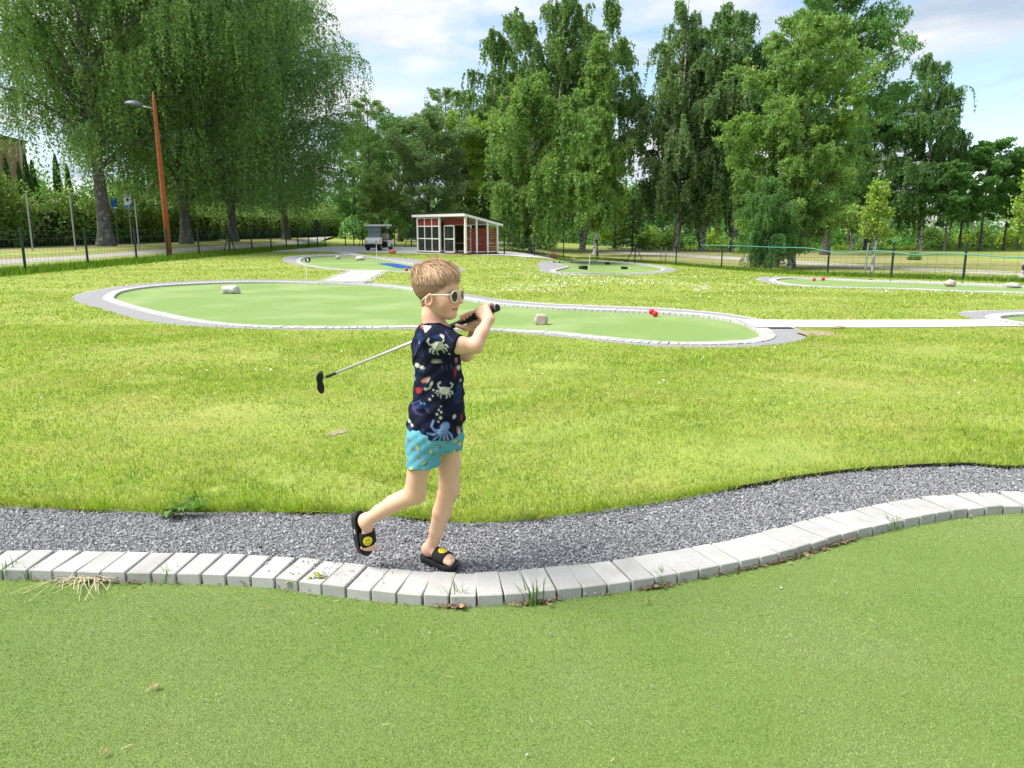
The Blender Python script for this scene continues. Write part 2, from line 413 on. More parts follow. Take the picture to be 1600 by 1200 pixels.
K1 = empty('paver_kerb'); tag(K1, 'curving light grey paver kerb along the nearest green, in front of the boy', 'kerb')
pave_along(fk[::-1], False, 0.1035, K1, lambda x, y: abs(x) < 3.4)
K2 = empty('paver_kerb'); tag(K2, 'light grey paver kerb ringing the long middle green behind the boy', 'kerb')
pave_along(g2, True, 0.1035, K2, lambda x, y: y < 11.2)
for C, lab in ((g3, 'pale kerb ringing the green with the blue patch, in front of the shed'), (g4, 'pale kerb ringing the far green with the black blocks'),
               (g5, 'pale kerb ringing the long far green by the right-hand fence'), (g6, 'pale kerb of the green cut off by the right edge of the photo')):
    k = empty('paver_kerb'); tag(k, lab, 'kerb')
    pave_along(C, True, 0.1035, k, lambda x, y: False)

# black plastic edging between lawn and gravel
mb = MB()
for i in range(len(fl) - 1):
    a, b = fl[i], fl[i + 1]
    zt = 0.009 if a[0] > 1.15 else -0.02
    mb.box(((a[0] + b[0]) / 2, (a[1] + b[1]) / 2, zt - 0.03), (np.linalg.norm(b - a) + 0.002, 0.007, 0.06), rz=math.atan2(b[1] - a[1], b[0] - a[0]))
tag(mb.build('edging_strip', M_edging), 'thin black edging strip between the lawn and the near gravel', 'edging')

# ---- paths ----
def strip_sheet(name, left, right, mat_, z=0.006, thick=0.0):
    Lp = resample(np.array(left), 0.8, False); Rp = resample(np.array(right), 0.8, False)
    n = max(len(Lp), len(Rp))
    f = lambda P: np.stack([np.interp(np.linspace(0, 1, n), np.linspace(0, 1, len(P)), P[:, k]) for k in (0, 1)], 1)
    Lp, Rp = f(Lp), f(Rp); m = 6
    V = []
    for k in range(m):
        P = Lp + (Rp - Lp) * k / (m - 1); V.append(np.c_[P, terr(P[:, 0], P[:, 1]) + z])
    V = np.vstack(V)
    Fc = [(k * n + i, k * n + i + 1, (k + 1) * n + i + 1, (k + 1) * n + i) for k in range(m - 1) for i in range(n - 1)]
    me = np_mesh(name, V, np.array(Fc), 4)
    if me.polygons[0].normal.z < 0: me.flip_normals()
    return tag(link(name, me, mat_, smooth=True), kind='structure')
# concrete walk between the middle green and the right-hand green
strip_sheet('path', G2([(1150, 499), (1195, 500.3), (1300, 500.5), (1420, 500.2), (1545, 500)]), G2([(1180, 512), (1215, 511.8), (1320, 512.5), (1431, 512.2), (1600, 510)]), M_path, 0.008)
# paved walk of small setts up to the green with the blue patch
wl, wr = G2([(500, 440.5), (548, 422.6)]), G2([(569, 443), (599, 423)])
WALK = empty('paved_walk'); WALK['kind'] = 'structure'
walk_m = paver_mesh(0.382, 0.182, 0.08)
u = (wr[0] - wl[0]); 
d_ = (wl[1] - wl[0]); Lw = np.linalg.norm(d_); d_ = d_ / Lw; nrm = np.array([d_[1], -d_[0]])
wid = 1.25; rows = int(Lw / 0.205)
for r in range(rows):
    for c in range(3):
        off = (c + (0.5 if r % 2 else 0)) * 0.41
        if off + 0.2 > wid + 0.3: continue
        p = wl[0] + d_ * (r * 0.205) + nrm * (off + 0.1)
        o = bpy.data.objects.new('paver', walk_m); COL.objects.link(o); o.parent = WALK
        o.location = (p[0], p[1], float(terr(*p)) + 0.012 + random.gauss(0, 0.002)); o.rotation_euler = (0, 0, math.atan2(nrm[1], nrm[0]) + random.gauss(0, 0.01))
strip_sheet('path', G2([(501, 441), (548, 422.6)]), G2([(570, 443), (600, 423)]), M_gravel_far, 0.003)
# terrace round the shed and golf cart, with a spur to the green
strip_sheet('terrace', G2([(430, 391), (452, 389), (490, 387.2), (536, 385), (600, 385.5), (657, 386.5), (760, 390), (830, 396), (862, 400)]), G2([(425, 394), (455, 393.6), (500, 393.6), (541, 394), (600, 395), (660, 396.5), (741, 398.6), (820, 402), (865, 405)]), M_path, 0.01)
strip_sheet('path', G2([(508, 392.5), (548, 399.3)]), G2([(545, 393), (578, 401.2)]), M_path, 0.014)
# gravel path outside the left fence, running on to the far road
lp = np.array([[-19.5, 14], [-17.4, 22], [-16.9, 30], [-17.0, 38], [-17.2, 48], [-17.2, 62], [-19.5, 80], [-26, 120], [-34, 200]])
strip_sheet('path', catmull(lp - [0.75, 0], False, 6), catmull(lp + [0.8, 0], False, 6), M_gravelpath, 0.01)
ly = catmull(lp, False, 6)
strip_sheet('verge', np.c_[ly[:, 0] - 7.5, ly[:, 1]], np.c_[ly[:, 0] - 0.7, ly[:, 1]], M_drygrass, 0.004)
# road beyond the right-hand fence, with its dry verges
rp_c = G2([(640, 374), (760, 382), (862, 388.5), (930, 391.6), (1000, 395.8), (1060, 399), (1150, 404), (1227, 409), (1400, 419), (1575, 427), (1750, 436)])
rp_f = G2([(640, 371.8), (760, 379.8), (862, 386.6), (930, 389.8), (1000, 393.6), (1060, 396.8), (1150, 401.5), (1227, 406.6), (1400, 416.3), (1575, 424), (1750, 432.5)])
rp_n = G2([(640, 375.6), (760, 383.6), (862, 390.4), (930, 393.6), (1000, 397.8), (1060, 401.2), (1150, 406.5), (1227, 411.8), (1400, 421.6), (1575, 430), (1750, 440)])
strip_sheet('road', rp_f, rp_n, M_gravelpath, 0.012)
far_v = G2([(640, 367.5), (760, 373), (862, 377), (930, 379), (1000, 381), (1060, 383), (1150, 387), (1227, 392), (1400, 401), (1575, 408), (1750, 416)])
strip_sheet('verge', far_v, rp_f, M_drygrass, 0.006)
nv = G2([(700, 387.5), (790, 393), (862, 400), (930, 405), (1000, 410), (1060, 414), (1127, 419.5), (1203, 425), (1293, 431), (1392, 434.5), (1505, 438), (1750, 447)])
strip_sheet('verge', rp_n, nv, M_drygrass, 0.006)
# blue patch on the third green
bl = closed([(590, 410.5), (605, 409.4), (618.5, 410.2), (631, 412.6), (648, 415.3), (655, 417), (646, 418.2), (627.5, 417.6), (614, 415.4), (601, 412.4)], 0.2, 2)
tag(cdt_sheet('water_patch', bl, [], None, -0.040, M_blue), kind='structure')
# bare soil
for i, (px, py, rx, ry) in enumerate([(527, 677, 0.07, 0.11), (1275, 521, 0.22, 0.5)]):
    c = gp(px, py); a = np.linspace(0, 2 * math.pi, 22, endpoint=False); rr = 0.8 + 0.6 * np.sin(a * 2 + i) * rng.random(22) + rng.normal(0, 0.08, 22)
    V = [(c.x, c.y, c.z + 0.005)] + [(c.x + rx * r_ * math.cos(t), c.y + ry * r_ * math.sin(t), c.z + 0.005) for t, r_ in zip(a, rr)]
    me = bpy.data.meshes.new('soil_patch'); me.from_pydata(V, [], [(0, 1 + k, 1 + (k + 1) % 22) for k in range(22)]); me.update()
    tag(link('soil_patch', me, M_soil), kind='structure')
SOILS = [(gp(527, 677), 0.085), (gp(800, 690), 0.06), (gp(1290, 692), 0.07), (gp(440, 752), 0.07), (gp(340, 765), 0.07), (gp(1275, 521), 0.3)]
# ------------------------------------------------------------------ trees
M_bark_birch = material('birch_bark', (0.42, 0.41, 0.38), (0.05, 0.045, 0.04), scale=5.5, detail=7, rough=0.9, bump=0.6, bump_scale=18, lo=0.47, hi=0.56)
M_bark_old = material('old_birch_bark', (0.10, 0.092, 0.085), (0.26, 0.25, 0.235), scale=4.5, detail=8, rough=0.95, bump=1.0, bump_scale=14, lo=0.52, hi=0.66)
M_bark_dark = material('dark_bark', (0.075, 0.062, 0.052), (0.12, 0.10, 0.085), scale=5, detail=6, rough=0.95, bump=0.8, bump_scale=14)
def leafmat(name, c, c2, tr=0.48, k=1.95): return material(name, tuple(v * k for v in c), tuple(v * k for v in c2), scale=0.5, detail=2, rough=0.5, island=0.38, translucent=tr, spec=0.35)
M_leaf_birch = leafmat('birch_leaf', (0.07, 0.122, 0.042), (0.1, 0.155, 0.05))
M_leaf_dark = leafmat('dark_birch_leaf', (0.058, 0.11, 0.044), (0.08, 0.138, 0.05))
M_leaf_light = leafmat('light_birch_leaf', (0.125, 0.19, 0.05), (0.095, 0.16, 0.045))
M_leaf_maple = leafmat('maple_leaf', (0.072, 0.145, 0.042), (0.055, 0.12, 0.036))
M_leaf_grey = leafmat('greyish_leaf', (0.115, 0.165, 0.08), (0.088, 0.14, 0.058))
M_leaf_yellow = leafmat('yellowish_leaf', (0.16, 0.22, 0.03), (0.12, 0.19, 0.028), 0.4)
M_leaf_hedge = leafmat('hedge_leaf', (0.07, 0.12, 0.028), (0.11, 0.165, 0.032), 0.25)
M_leaf_thuja = leafmat('thuja_leaf', (0.038, 0.075, 0.022), (0.05, 0.09, 0.025), 0.15)
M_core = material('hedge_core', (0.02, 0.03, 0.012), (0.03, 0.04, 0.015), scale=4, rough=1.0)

def leaf_mesh(name, C, size, rg, hang=0.0, aspect=0.62, tri=False):
    """rhombic leaves at points C; hang>0 lets them dangle"""
    n = len(C)
    s = size * rg.uniform(0.65, 1.25, n)[:, None]
    a = rg.normal(0, 1, (n, 3)); a[:, 2] -= hang * 1.5; a /= np.linalg.norm(a, axis=1)[:, None]
    r = rg.normal(0, 1, (n, 3)); b = np.cross(a, r); b /= np.linalg.norm(b, axis=1)[:, None] + 1e-9
    nn = np.cross(a, b)
    if tri:
        V = np.stack([C - a * s * 0.55 - b * s * aspect * 0.42, C - a * s * 0.35 + b * s * aspect * 0.5, C + a * s * 0.6], 1).reshape(-1, 3)
        return np_mesh(name, V, np.arange(n * 3, dtype=np.int32).reshape(n, 3), 3)
    V = np.stack([C - a * s * 0.5, C + b * s * aspect * 0.5 + nn * s * 0.08, C + a * s * 0.5, C - b * s * aspect * 0.5 + nn * s * 0.08], 1).reshape(-1, 3)
    Fc = np.arange(n * 4, dtype=np.int32).reshape(n, 4)
    return np_mesh(name, V, Fc, 4)

def limb_curve(p0, az, el, length, droop, n, rg, wob=0.05):
    pts = [np.array(p0, float)]; d = np.array([math.cos(az) * math.cos(el), math.sin(az) * math.cos(el), math.sin(el)])
    st = length / n
    for i in range(n):
        d = d + np.array([0, 0, -droop * (0.4 + 1.2 * i / n)]) / n + rg.normal(0, wob, 3)
        d /= np.linalg.norm(d); pts.append(pts[-1] + d * st)
    return np.array(pts)

def make_tree(name, H, R, kind, nleaf, leaf, leaf_mat, bark_mat, seed, r0=0.2, bare=0.18, lean=(0, 0), fork=1, strand=1.6, top=0.75, limbs=34, strand_low=1.0, tri=False, zmin=0.25):
    """a tree about H tall and R wide in radius, built at the origin: trunk mesh with limbs, crown mesh of leaves"""
    rg = np.random.default_rng(seed)
    mb = MB(); LC = []
    trunks = []
    for k in range(fork):
        az = rg.uniform(0, 6.28); sp = 0.0 if fork == 1 else R * 0.28
        hh = H * (1.0 if k == 0 else rg.uniform(0.82, 0.95)); zz = np.linspace(0, hh * 0.985, 12)
        wx = np.cumsum(rg.normal(0, 0.018 * H / 12, 12)); wy = np.cumsum(rg.normal(0, 0.018 * H / 12, 12))
        sx = math.cos(az) * sp * (zz / H) ** 0.8 * 1.6; sy = math.sin(az) * sp * (zz / H) ** 0.8 * 1.6
        P = np.c_[wx - wx[0] + sx + lean[0] * zz, wy - wy[0] + sy + lean[1] * zz, zz]
        rad = r0 * (1 if fork == 1 else 0.75) * (1 - 0.93 * (zz / hh) ** 0.85) + 0.012
        rad[0] *= 1.5; rad[1] *= 1.05
        P[0, 2] = -0.3
        P2 = np.vstack([P[:1], [[P[0, 0], P[0, 1], 0.15]], [[(P[0, 0] * .6 + P[1, 0] * .4), (P[0, 1] * .6 + P[1, 1] * .4), zz[1] * 0.42]], P[1:]])
        rd2 = np.r_[rad[0] * 1.1, rad[0] * 0.98, rad[1] * 1.12, rad[1:]]
        mb.tube(P2, list(rd2), 9)
        trunks.append((P, rad, hh))
    def profile(t):
        if kind == 'weep': return (math.sin(math.pi * min(1, (t * 0.92 + 0.08)) ** 0.75)) ** 0.75 if t < 0.98 else 0.15
        if kind == 'round': return math.sin(math.pi * (0.16 + 0.76 * t)) ** 0.55
        if kind == 'column': return 0.9 * (1 - t) ** 0.55 * min(1, 0.55 + t * 1.6)
        if kind == 'open': return (math.sin(math.pi * (0.12 + 0.83 * t))) ** 0.7
        return (math.sin(math.pi * (0.1 + 0.86 * t))) ** 0.6
    ga = rg.uniform(0, 6.28)
    nl = limbs
    for i in range(nl):
        t = (i + rg.uniform(0.1, 0.9)) / nl
        P, rad, hh = trunks[i % len(trunks)]
        z = hh * (bare + (0.97 - bare) * t)
        base = np.array([np.interp(z, P[:, 2], P[:, 0]), np.interp(z, P[:, 2], P[:, 1]), z])
        rb = float(np.interp(z, P[:, 2], rad))
        ga += 2.4 + rg.normal(0, 0.35)
        ln = R * profile(t) * rg.uniform(0.72, 1.15)
        el = math.radians({'weep': 48, 'column': 55, 'round': 42, 'open': 38, 'broad': 35}[kind]) + rg.normal(0, 0.16) + (0.35 * t if kind != 'open' else 0)
        droop = {'weep': 1.15, 'column': 0.55, 'round': 0.6, 'open': 0.3, 'broad': 0.55}[kind]
        cv = limb_curve(base, ga, el, ln * 1.15, droop, 6, rg)
        mb.tube(cv, list(np.linspace(max(0.02, rb * 0.5), 0.008, 7)), 5, cap=False)
        tw = [cv]
        ntw = 7 if kind == 'weep' else 8
        for j in range(ntw):
            s = rg.uniform(0.25, 1.0); q = cv[min(6, int(s * 6))] * (1 - (s * 6) % 1) + cv[min(6, int(s * 6) + 1)] * ((s * 6) % 1)
            tl = ln * rg.uniform(0.22, 0.5) * (1.15 - 0.5 * s) + 0.25
            tv = limb_curve(q, ga + rg.normal(0, 0.9), rg.uniform(0.0, 0.8), tl, 1.0 if kind == 'weep' else 0.4, 4, rg, 0.09)
            mb.tube(tv, [0.014, 0.011, 0.009, 0.007, 0.005], 3, cap=False)
            tw.append(tv)
        for tv in tw:
            tvl = np.linalg.norm(np.diff(tv, axis=0), axis=1).sum()
            if kind in ('weep', 'column', 'round'):
                ns = max(3, int(tvl / 0.16))
                for q in range(ns):
                    s = rg.uniform(0.15, 1.0) * (len(tv) - 1); k0 = min(int(s), len(tv) - 2); p = tv[k0] * (1 - (s - k0)) + tv[k0 + 1] * (s - k0)
                    sl_ = strand * rg.uniform(0.25, 1.0) * (0.55 + 0.6 * (1 - t) * strand_low) * (1.0 if rg.random() > 0.12 else 1.6)
                    sl_ = min(sl_, max(0.3, p[2] - zmin * rg.uniform(0.8, 1.5)))
                    m = max(3, int(sl_ / 0.075))
                    az2 = rg.uniform(0, 6.28); u = np.linspace(0, 1, m)
                    out = (0.22 if kind == 'weep' else 0.38) * sl_ * (1 - (1 - u) ** 2)
                    S = np.c_[p[0] + math.cos(az2) * out, p[1] + math.sin(az2) * out, p[2] + (0.1 if kind == 'weep' else 0.3) * sl_ * np.sin(u * 2.2) - sl_ * u ** 1.3 * (1.0 if kind == 'weep' else 0.55)]
                    LC.append(S + rg.normal(0, 0.045, S.shape))
            else:
                for q in range(3):
                    s = rg.uniform(0.3, 1.0) * (len(tv) - 1); k0 = min(int(s), len(tv) - 2); p = tv[k0] * (1 - (s - k0)) + tv[k0 + 1] * (s - k0)
                    m = rg.integers(14, 30); rr = R * (0.075 if kind == 'open' else 0.105) + 0.1
                    g = rg.normal(0, 1, (m, 3)); g /= np.linalg.norm(g, axis=1)[:, None]; g *= rr * rg.uniform(0.4, 1.0, (m, 1)) ** 0.5; g[:, 2] *= 0.6
                    LC.append(p + g)
    C = np.vstack(LC); C = C[C[:, 2] > 0.25]
    if len(C) > nleaf: C = C[rg.choice(len(C), nleaf, replace=False)]
    elif len(C) < nleaf: C = np.vstack([C, C[rg.choice(len(C), nleaf - len(C))] + rg.normal(0, 0.07, (nleaf - len(C), 3))])
    me = leaf_mesh('crown', C, leaf * (1.12 if tri else 1), rg, 0.7 if kind in ('weep', 'column', 'round') else 0.15, 0.62, tri)
    me.materials.append(leaf_mat)
    tm = bpy.data.meshes.new('trunk'); tm.from_pydata(mb.v, [], mb.f); tm.update(); tm.materials.append(bark_mat)
    tm.polygons.foreach_set('use_smooth', np.ones(len(tm.polygons), bool))
    return tm, me

def plant_tree(proto, name, x, y, label, sc=1.0, rz=0.0, group=None, leaf_mat=None, bark_mat=None, sz=None, cat='tree', dz=0.0):
    tm, cm = proto
    e = empty(name, (x, y, float(terr(x, y)) + dz), rz); e.scale = (sc, sc, sz or sc)
    link('trunk', tm, None, e); oc = link('crown', cm, None, e)
    if leaf_mat is not None: oc.material_slots[0].link = 'OBJECT'; oc.material_slots[0].material = leaf_mat
    return tag(e, label, cat, group)
def xy(px, depth):                # a spot at a given distance along the direction of a pixel column
    return (px - 800) / F_PX * depth, depth
GT = 'trees round the golf course'

# the row of old weeping birches along the left path
P_old = make_tree('old', 22, 7.0, 'weep', 120000, 0.138, M_leaf_birch, M_bark_old, 11, tri=True, zmin=3.4, r0=0.33, bare=0.17, strand=3.0, limbs=62, strand_low=1.3, lean=(-0.012, 0))
P_old2 = make_tree('old2', 22.5, 8.0, 'weep', 110000, 0.168, M_leaf_dark, M_bark_old, 23, tri=True, zmin=1.9, r0=0.29, bare=0.09, strand=3.6, limbs=70, strand_low=1.8)
x, y = xy(176, 41); plant_tree(P_old, 'birch_tree', x, y, 'big weeping birch with a flared pale-patched trunk, leftmost, before the hedge', 1.0, 0.6, GT)
x, y = xy(300, 47); plant_tree(P_old2, 'birch_tree', x, y, 'weeping birch with a dark slim trunk right behind the leaning lamp post', 1.0, 2.1, GT, leaf_mat=M_leaf_birch)
x, y = xy(372, 55); plant_tree(P_old2, 'birch_tree', x, y, 'third weeping birch of the left row, its trunk behind the fence', 1.0, 4.0, GT)
x, y = xy(453, 66); plant_tree(P_old2, 'birch_tree', x, y, 'rightmost weeping birch of the left row, with a dark trunk by the road', 0.93, 5.2, GT, leaf_mat=M_leaf_birch)

# centre group
P_bush = make_tree('bush_birch', 9.8, 3.1, 'weep', 70000, 0.14, M_leaf_light, M_bark_birch, 31, tri=True, r0=0.13, bare=0.03, strand=1.5, limbs=44, strand_low=1.5)
P_slim = make_tree('slim_birch', 13.5, 2.9, 'column', 60000, 0.15, M_leaf_light, M_bark_birch, 37, tri=True, r0=0.15, bare=0.1, strand=1.5, limbs=46)
P_tall = make_tree('tall_birch', 20, 6.2, 'weep', 95000, 0.21, M_leaf_birch, M_bark_birch, 41, tri=True, r0=0.28, bare=0.13, strand=2.4, limbs=44, fork=2)
P_tall2 = make_tree('tall_birch', 19, 4.6, 'weep', 75000, 0.20, M_leaf_birch, M_bark_birch, 43, tri=True, r0=0.24, bare=0.16, strand=2.2, limbs=40, fork=2)
x, y = xy(830, 48); plant_tree(P_bush, 'birch_tree', x, y, 'low dense yellowish weeping birch with branches to the ground, right of the shed', 1.08, 1.0, GT, leaf_mat=None)
x, y = xy(928, 59); plant_tree(P_slim, 'birch_tree', x, y, 'slim upright light green birch behind the far green with the black blocks', 1.16, 2.0, GT)
x, y = xy(838, 70); plant_tree(P_tall, 'birch_tree', x, y, 'tall broad weeping birch towering behind the low birch by the shed', 1.08, 0.3, GT)
x, y = xy(908, 74); plant_tree(P_tall2, 'birch_tree', x, y, 'tall thin-topped birch behind the slim upright birch, centre of the picture', 1.17, 1.7, GT)
x, y = xy(772, 66); plant_tree(P_tall2, 'birch_tree', x, y, 'trailing birch on the left flank of the tall birch, just above the shed', 0.7, 3.7, GT)
# right group
P_dense = make_tree('dense_birch', 13, 3.9, 'round', 110000, 0.15, M_leaf_light, M_bark_birch, 53, tri=True, r0=0.17, bare=0.03, strand=1.4, limbs=60)
P_maple = make_tree('maple', 17, 5.2, 'broad', 60000, 0.185, M_leaf_maple, M_bark_dark, 59, tri=True, r0=0.3, bare=0.15, limbs=40)
P_open = make_tree('alder', 11.5, 3.3, 'open', 24000, 0.23, M_leaf_maple, M_bark_dark, 61, tri=True, r0=0.17, bare=0.28, limbs=30)
x, y = xy(1052, 72); plant_tree(P_tall2, 'birch_tree', x, y, 'weeping birch with long grey-green curtains, left end of the right-hand group', 1.12, 0.5, GT, leaf_mat=M_leaf_grey)
x, y = xy(1092, 72); plant_tree(P_tall2, 'birch_tree', x, y, 'weeping birch with twin pale stems beside the curtain birch', 1.12, 2.9, GT)
x, y = xy(1140, 72); plant_tree(P_tall2, 'birch_tree', x, y, 'tall dark-topped birch with a leaning white trunk, behind the light dense birch', 1.18, 4.4, GT, leaf_mat=M_leaf_dark)
x, y = xy(1232, 40.5); plant_tree(P_dense, 'birch_tree', x, y, 'large dense yellow-green birch nearest the rope fence', 0.96, 0.9, GT, sz=0.85)
x, y = xy(1192, 37.5); plant_tree(P_bush, 'birch_tree', x, y, 'small bushy birch sweeping down over the fence under the dense birch', 0.45, 2.2, GT, leaf_mat=M_leaf_maple)
x, y = xy(1282, 62); plant_tree(P_maple, 'maple_tree', x, y, 'tall maple with a ragged branch reaching right, behind the dense birch', 0.92, 0.7, GT, sz=1.14)
x, y = xy(1345, 76); plant_tree(P_maple, 'maple_tree', x, y, 'deep green maple between the dense birch and the dark birch', 0.8, 2.7, GT)
x, y = xy(1428, 74); plant_tree(P_tall2, 'birch_tree', x, y, 'dark green full birch standing behind the staked sapling', 0.97, 4.0, GT, leaf_mat=M_leaf_dark)
x, y = xy(1322, 75); plant_tree(P_slim, 'birch_tree', x, y, 'birch with a bright white stem behind the rope', 1.0, 3.0, GT, leaf_mat=M_leaf_birch)
for px, dd, s_, r_, lab in ((1466, 71, 0.66, 0.2, 'alder with a leaning dark trunk, first left of the open-crowned alders'), (1520, 73, 0.84, 1.6, 'tall open-crowned alder against the sky, right of the dark birch'),
                            (1556, 74, 0.66, 2.8, 'alder with a slanting trunk between the open alder and the right edge'), (1600, 72, 0.82, 4.1, 'alder cut by the right edge of the photo'),
                            (1488, 78, 0.80, 5.0, 'alder standing further back between the two leftmost alders'), (1578, 79, 0.85, 0.9, 'alder standing further back just left of the one at the right edge')):
    x, y = xy(px, dd); plant_tree(P_open, 'alder_tree', x, y, lab, s_, r_, GT)
# saplings
P_sap = make_tree('sapling', 3.4, 0.75, 'column', 3800, 0.10, M_leaf_yellow, M_bark_birch, 71, r0=0.03, bare=0.36, strand=0.4, limbs=22)
p = gp(1373, 430); plant_tree(P_sap, 'sapling', p.x, p.y + 0.6, 'young bright green sapling with stakes behind the rope fence', 1.0, 0.4, leaf_mat=None)
p = gp(1596, 437); plant_tree(P_sap, 'sapling', p.x, p.y, 'young leafy sapling at the right edge before the road', 0.95, 2.4)
# centre-left background
P_round = make_tree('round_tree', 9.5, 3.6, 'broad', 40000, 0.155, M_leaf_grey, M_bark_dark, 83, tri=True, r0=0.2, bare=0.06, limbs=38)
P_airy = make_tree('airy_tree', 15, 3.0, 'open', 13000, 0.17, M_leaf_birch, M_bark_dark, 89, tri=True, r0=0.2, bare=0.25, limbs=36)
for px, dd, pr, s_, lm, lab in ((672, 62, P_round, 1.0, M_leaf_grey, 'round grey-green tree behind the shed roof'), (736, 66, P_round, 1.02, M_leaf_yellow, 'yellow-green tree between the grey-green tree and the trailing birch'),
                                (600, 60, P_round, 0.52, M_leaf_hedge, 'low dark tree behind the golf cart'), (585, 78, P_airy, 0.9, M_leaf_birch, 'thin airy tree just right of the left birch row'),
                                (700, 84, P_airy, 1.03, M_leaf_grey, 'tall wispy tree top rising behind the grey-green tree'), (628, 84, P_round, 1.25, M_leaf_maple, 'green tree in the gap behind the golf cart'),
                                (560, 95, P_maple, 0.72, M_leaf_maple, 'maple far behind the rightmost left-row birch')):
    x, y = xy(px, dd); plant_tree(pr, 'broadleaf_tree', x, y, lab, s_, px * 0.37, GT, leaf_mat=lm)
# dark little spruce left of the right group
mbt = MB(); mbt.tube([(0, 0, -0.2), (0, 0, 2.9)], [0.07, 0.02], 6); rg = np.random.default_rng(5); C = []
for i in range(46):
    t = i / 46; az = i * 2.4; ln = 1.35 * (1 - t) + 0.12; m = int(70 * (1 - t)) + 10; u = rg.uniform(0.05, 1, m) ** 0.7
    C.append(np.c_[np.cos(az) * u * ln, np.sin(az) * u * ln, 0.25 + t * 2.75 - 0.25 * u * ln + 0.1 * u ** 3] + rg.normal(0, 0.05, (m, 3)))
    mbt.tube([(0, 0, 0.25 + t * 2.75), (math.cos(az) * ln, math.sin(az) * ln, 0.25 + t * 2.75 - 0.2 * ln)], [0.02, 0.006], 3, cap=False)
sp = leaf_mesh('crown', np.vstack(C), 0.13, rg, 0.2, 0.4); sp.materials.append(M_leaf_thuja)
tmm = bpy.data.meshes.new('trunk'); tmm.from_pydata(mbt.v, [], mbt.f); tmm.update(); tmm.materials.append(M_bark_dark)
x, y = xy(985, 76); plant_tree((tmm, sp), 'spruce_tree', x, y, 'small dark spruce left of the right-hand birches', 1.65, 0.3, GT)
x, y = xy(958, 82); plant_tree(P_round, 'broadleaf_tree', x, y, 'bright green tree low behind the small spruce', 0.62, 1.3, GT, leaf_mat=M_leaf_yellow)

# far wood: a dense mass closing the view
rg = np.random.default_rng(99); C = []; fb = MB()
for i in range(120):
    px = rg.uniform(-150, 1850); d = rg.uniform(95, 135)
    x = (px - 800) / F_PX * d; y = d; h = rg.uniform(5, 9) * (1.0 if px > 950 or px < 500 else 0.9); r = rg.uniform(2.5, 4.5); z0 = float(terr(x, y))
    fb.tube([(x, y, z0 - 0.2), (x + rg.normal(0, .3), y, z0 + h * 0.8)], [0.22, 0.06], 5, cap=False)
    m = 900; g = rg.normal(0, 1, (m, 3)); g /= np.linalg.norm(g, axis=1)[:, None]; g *= rg.uniform(0.55, 1, (m, 1)) ** 0.5
    lob = 1 + 0.25 * np.sin(5 * g[:, :1] + i) * np.cos(4 * g[:, 1:2] - i)
    C.append(np.array([x, y, z0 + h * 0.52]) + g * lob * [r, r, h * 0.5])
for i in range(110):                    # undergrowth below
    px = rg.uniform(560, 1800); d = rg.uniform(86, 110)
    x = (px - 800) / F_PX * d; y = d; r = rg.uniform(1.0, 2.0); m = 260; g = rg.normal(0, 1, (m, 3)); g /= np.linalg.norm(g, axis=1)[:, None]; g[:, 2] = abs(g[:, 2])
    C.append(np.array([x, y, float(terr(x, y))]) + g * [r, r, r * rg.uniform(0.8, 1.5)])
me = leaf_mesh('far_wood', np.vstack(C), 0.46, rg, 0.0, 0.8, True)
tag(link('far_wood', me, M_leaf_maple), 'dense green wood closing the view behind all the trees', 'wood', kind='stuff')
tag(fb.build('far_trunks', M_bark_dark), 'dark trunks of the far wood', 'wood', kind='stuff')
# lighter undergrowth bushes among the right-hand trunks
P_shrub = None
rg = np.random.default_rng(17); C = []
for i in range(60):
    g = rg.normal(0, 1, 3); g /= np.linalg.norm(g); g[2] = abs(g[2]); c = g * [1.0, 1.0, 1.2] * rg.uniform(0.5, 1)
    C.append(c + rg.normal(0, 0.16, (70, 3)))
C = np.vstack(C); C = C[C[:, 2] > 0.05]
shm = leaf_mesh('foliage', C, 0.16, rg, 0.1); shm.materials.append(M_leaf_yellow)
stm = MB()
for k in range(7): a = k * 0.9; stm.tube([(0, 0, -0.1), (math.cos(a) * 0.4, math.sin(a) * 0.4, 0.9)], [0.03, 0.01], 4, cap=False)
stme = bpy.data.meshes.new('stem'); stme.from_pydata(stm.v, [], stm.f); stme.update(); stme.materials.append(M_bark_dark)
for px, dd, s_, lm, lab in ((1448, 82, 1.7, M_leaf_light, 'light green shrub left of the leaning alder trunks'), (1490, 84, 1.3, M_leaf_yellow, 'bright shrub seen between two alder trunks'), (1522, 83, 1.8, M_leaf_light, 'tall light shrub right of the open alder trunk'),
                            (1560, 82, 1.5, M_leaf_yellow, 'light shrub behind the rightmost sapling'), (1012, 84, 1.5, M_leaf_yellow, 'yellow-green shrub by the single trunk right of the spruce'), (1040, 80, 1.6, M_leaf_light, 'light shrub left of the curtain birch trunk'),
                            (1420, 52, 0.42, M_leaf_hedge, 'low weedy bush beside the road, left of the second rope post'), (1110, 84, 1.4, M_leaf_yellow, 'pale shrub glimpsed between the birch trunks'), (1160, 85, 1.3, M_leaf_light, 'pale shrub left of the dense birch'), (1350, 86, 1.4, M_leaf_grey, 'dull shrub in the shade behind the sapling')):
    x, y = xy(px, dd); e = empty('shrub', (x, y, float(terr(x, y))), px * 0.7); e.scale = (s_, s_, s_)
    oc = link('foliage', shm, None, e); oc.material_slots[0].link = 'OBJECT'; oc.material_slots[0].material = lm; link('stem', stme, None, e); tag(e, lab, 'shrub', 'shrubs under the trees')

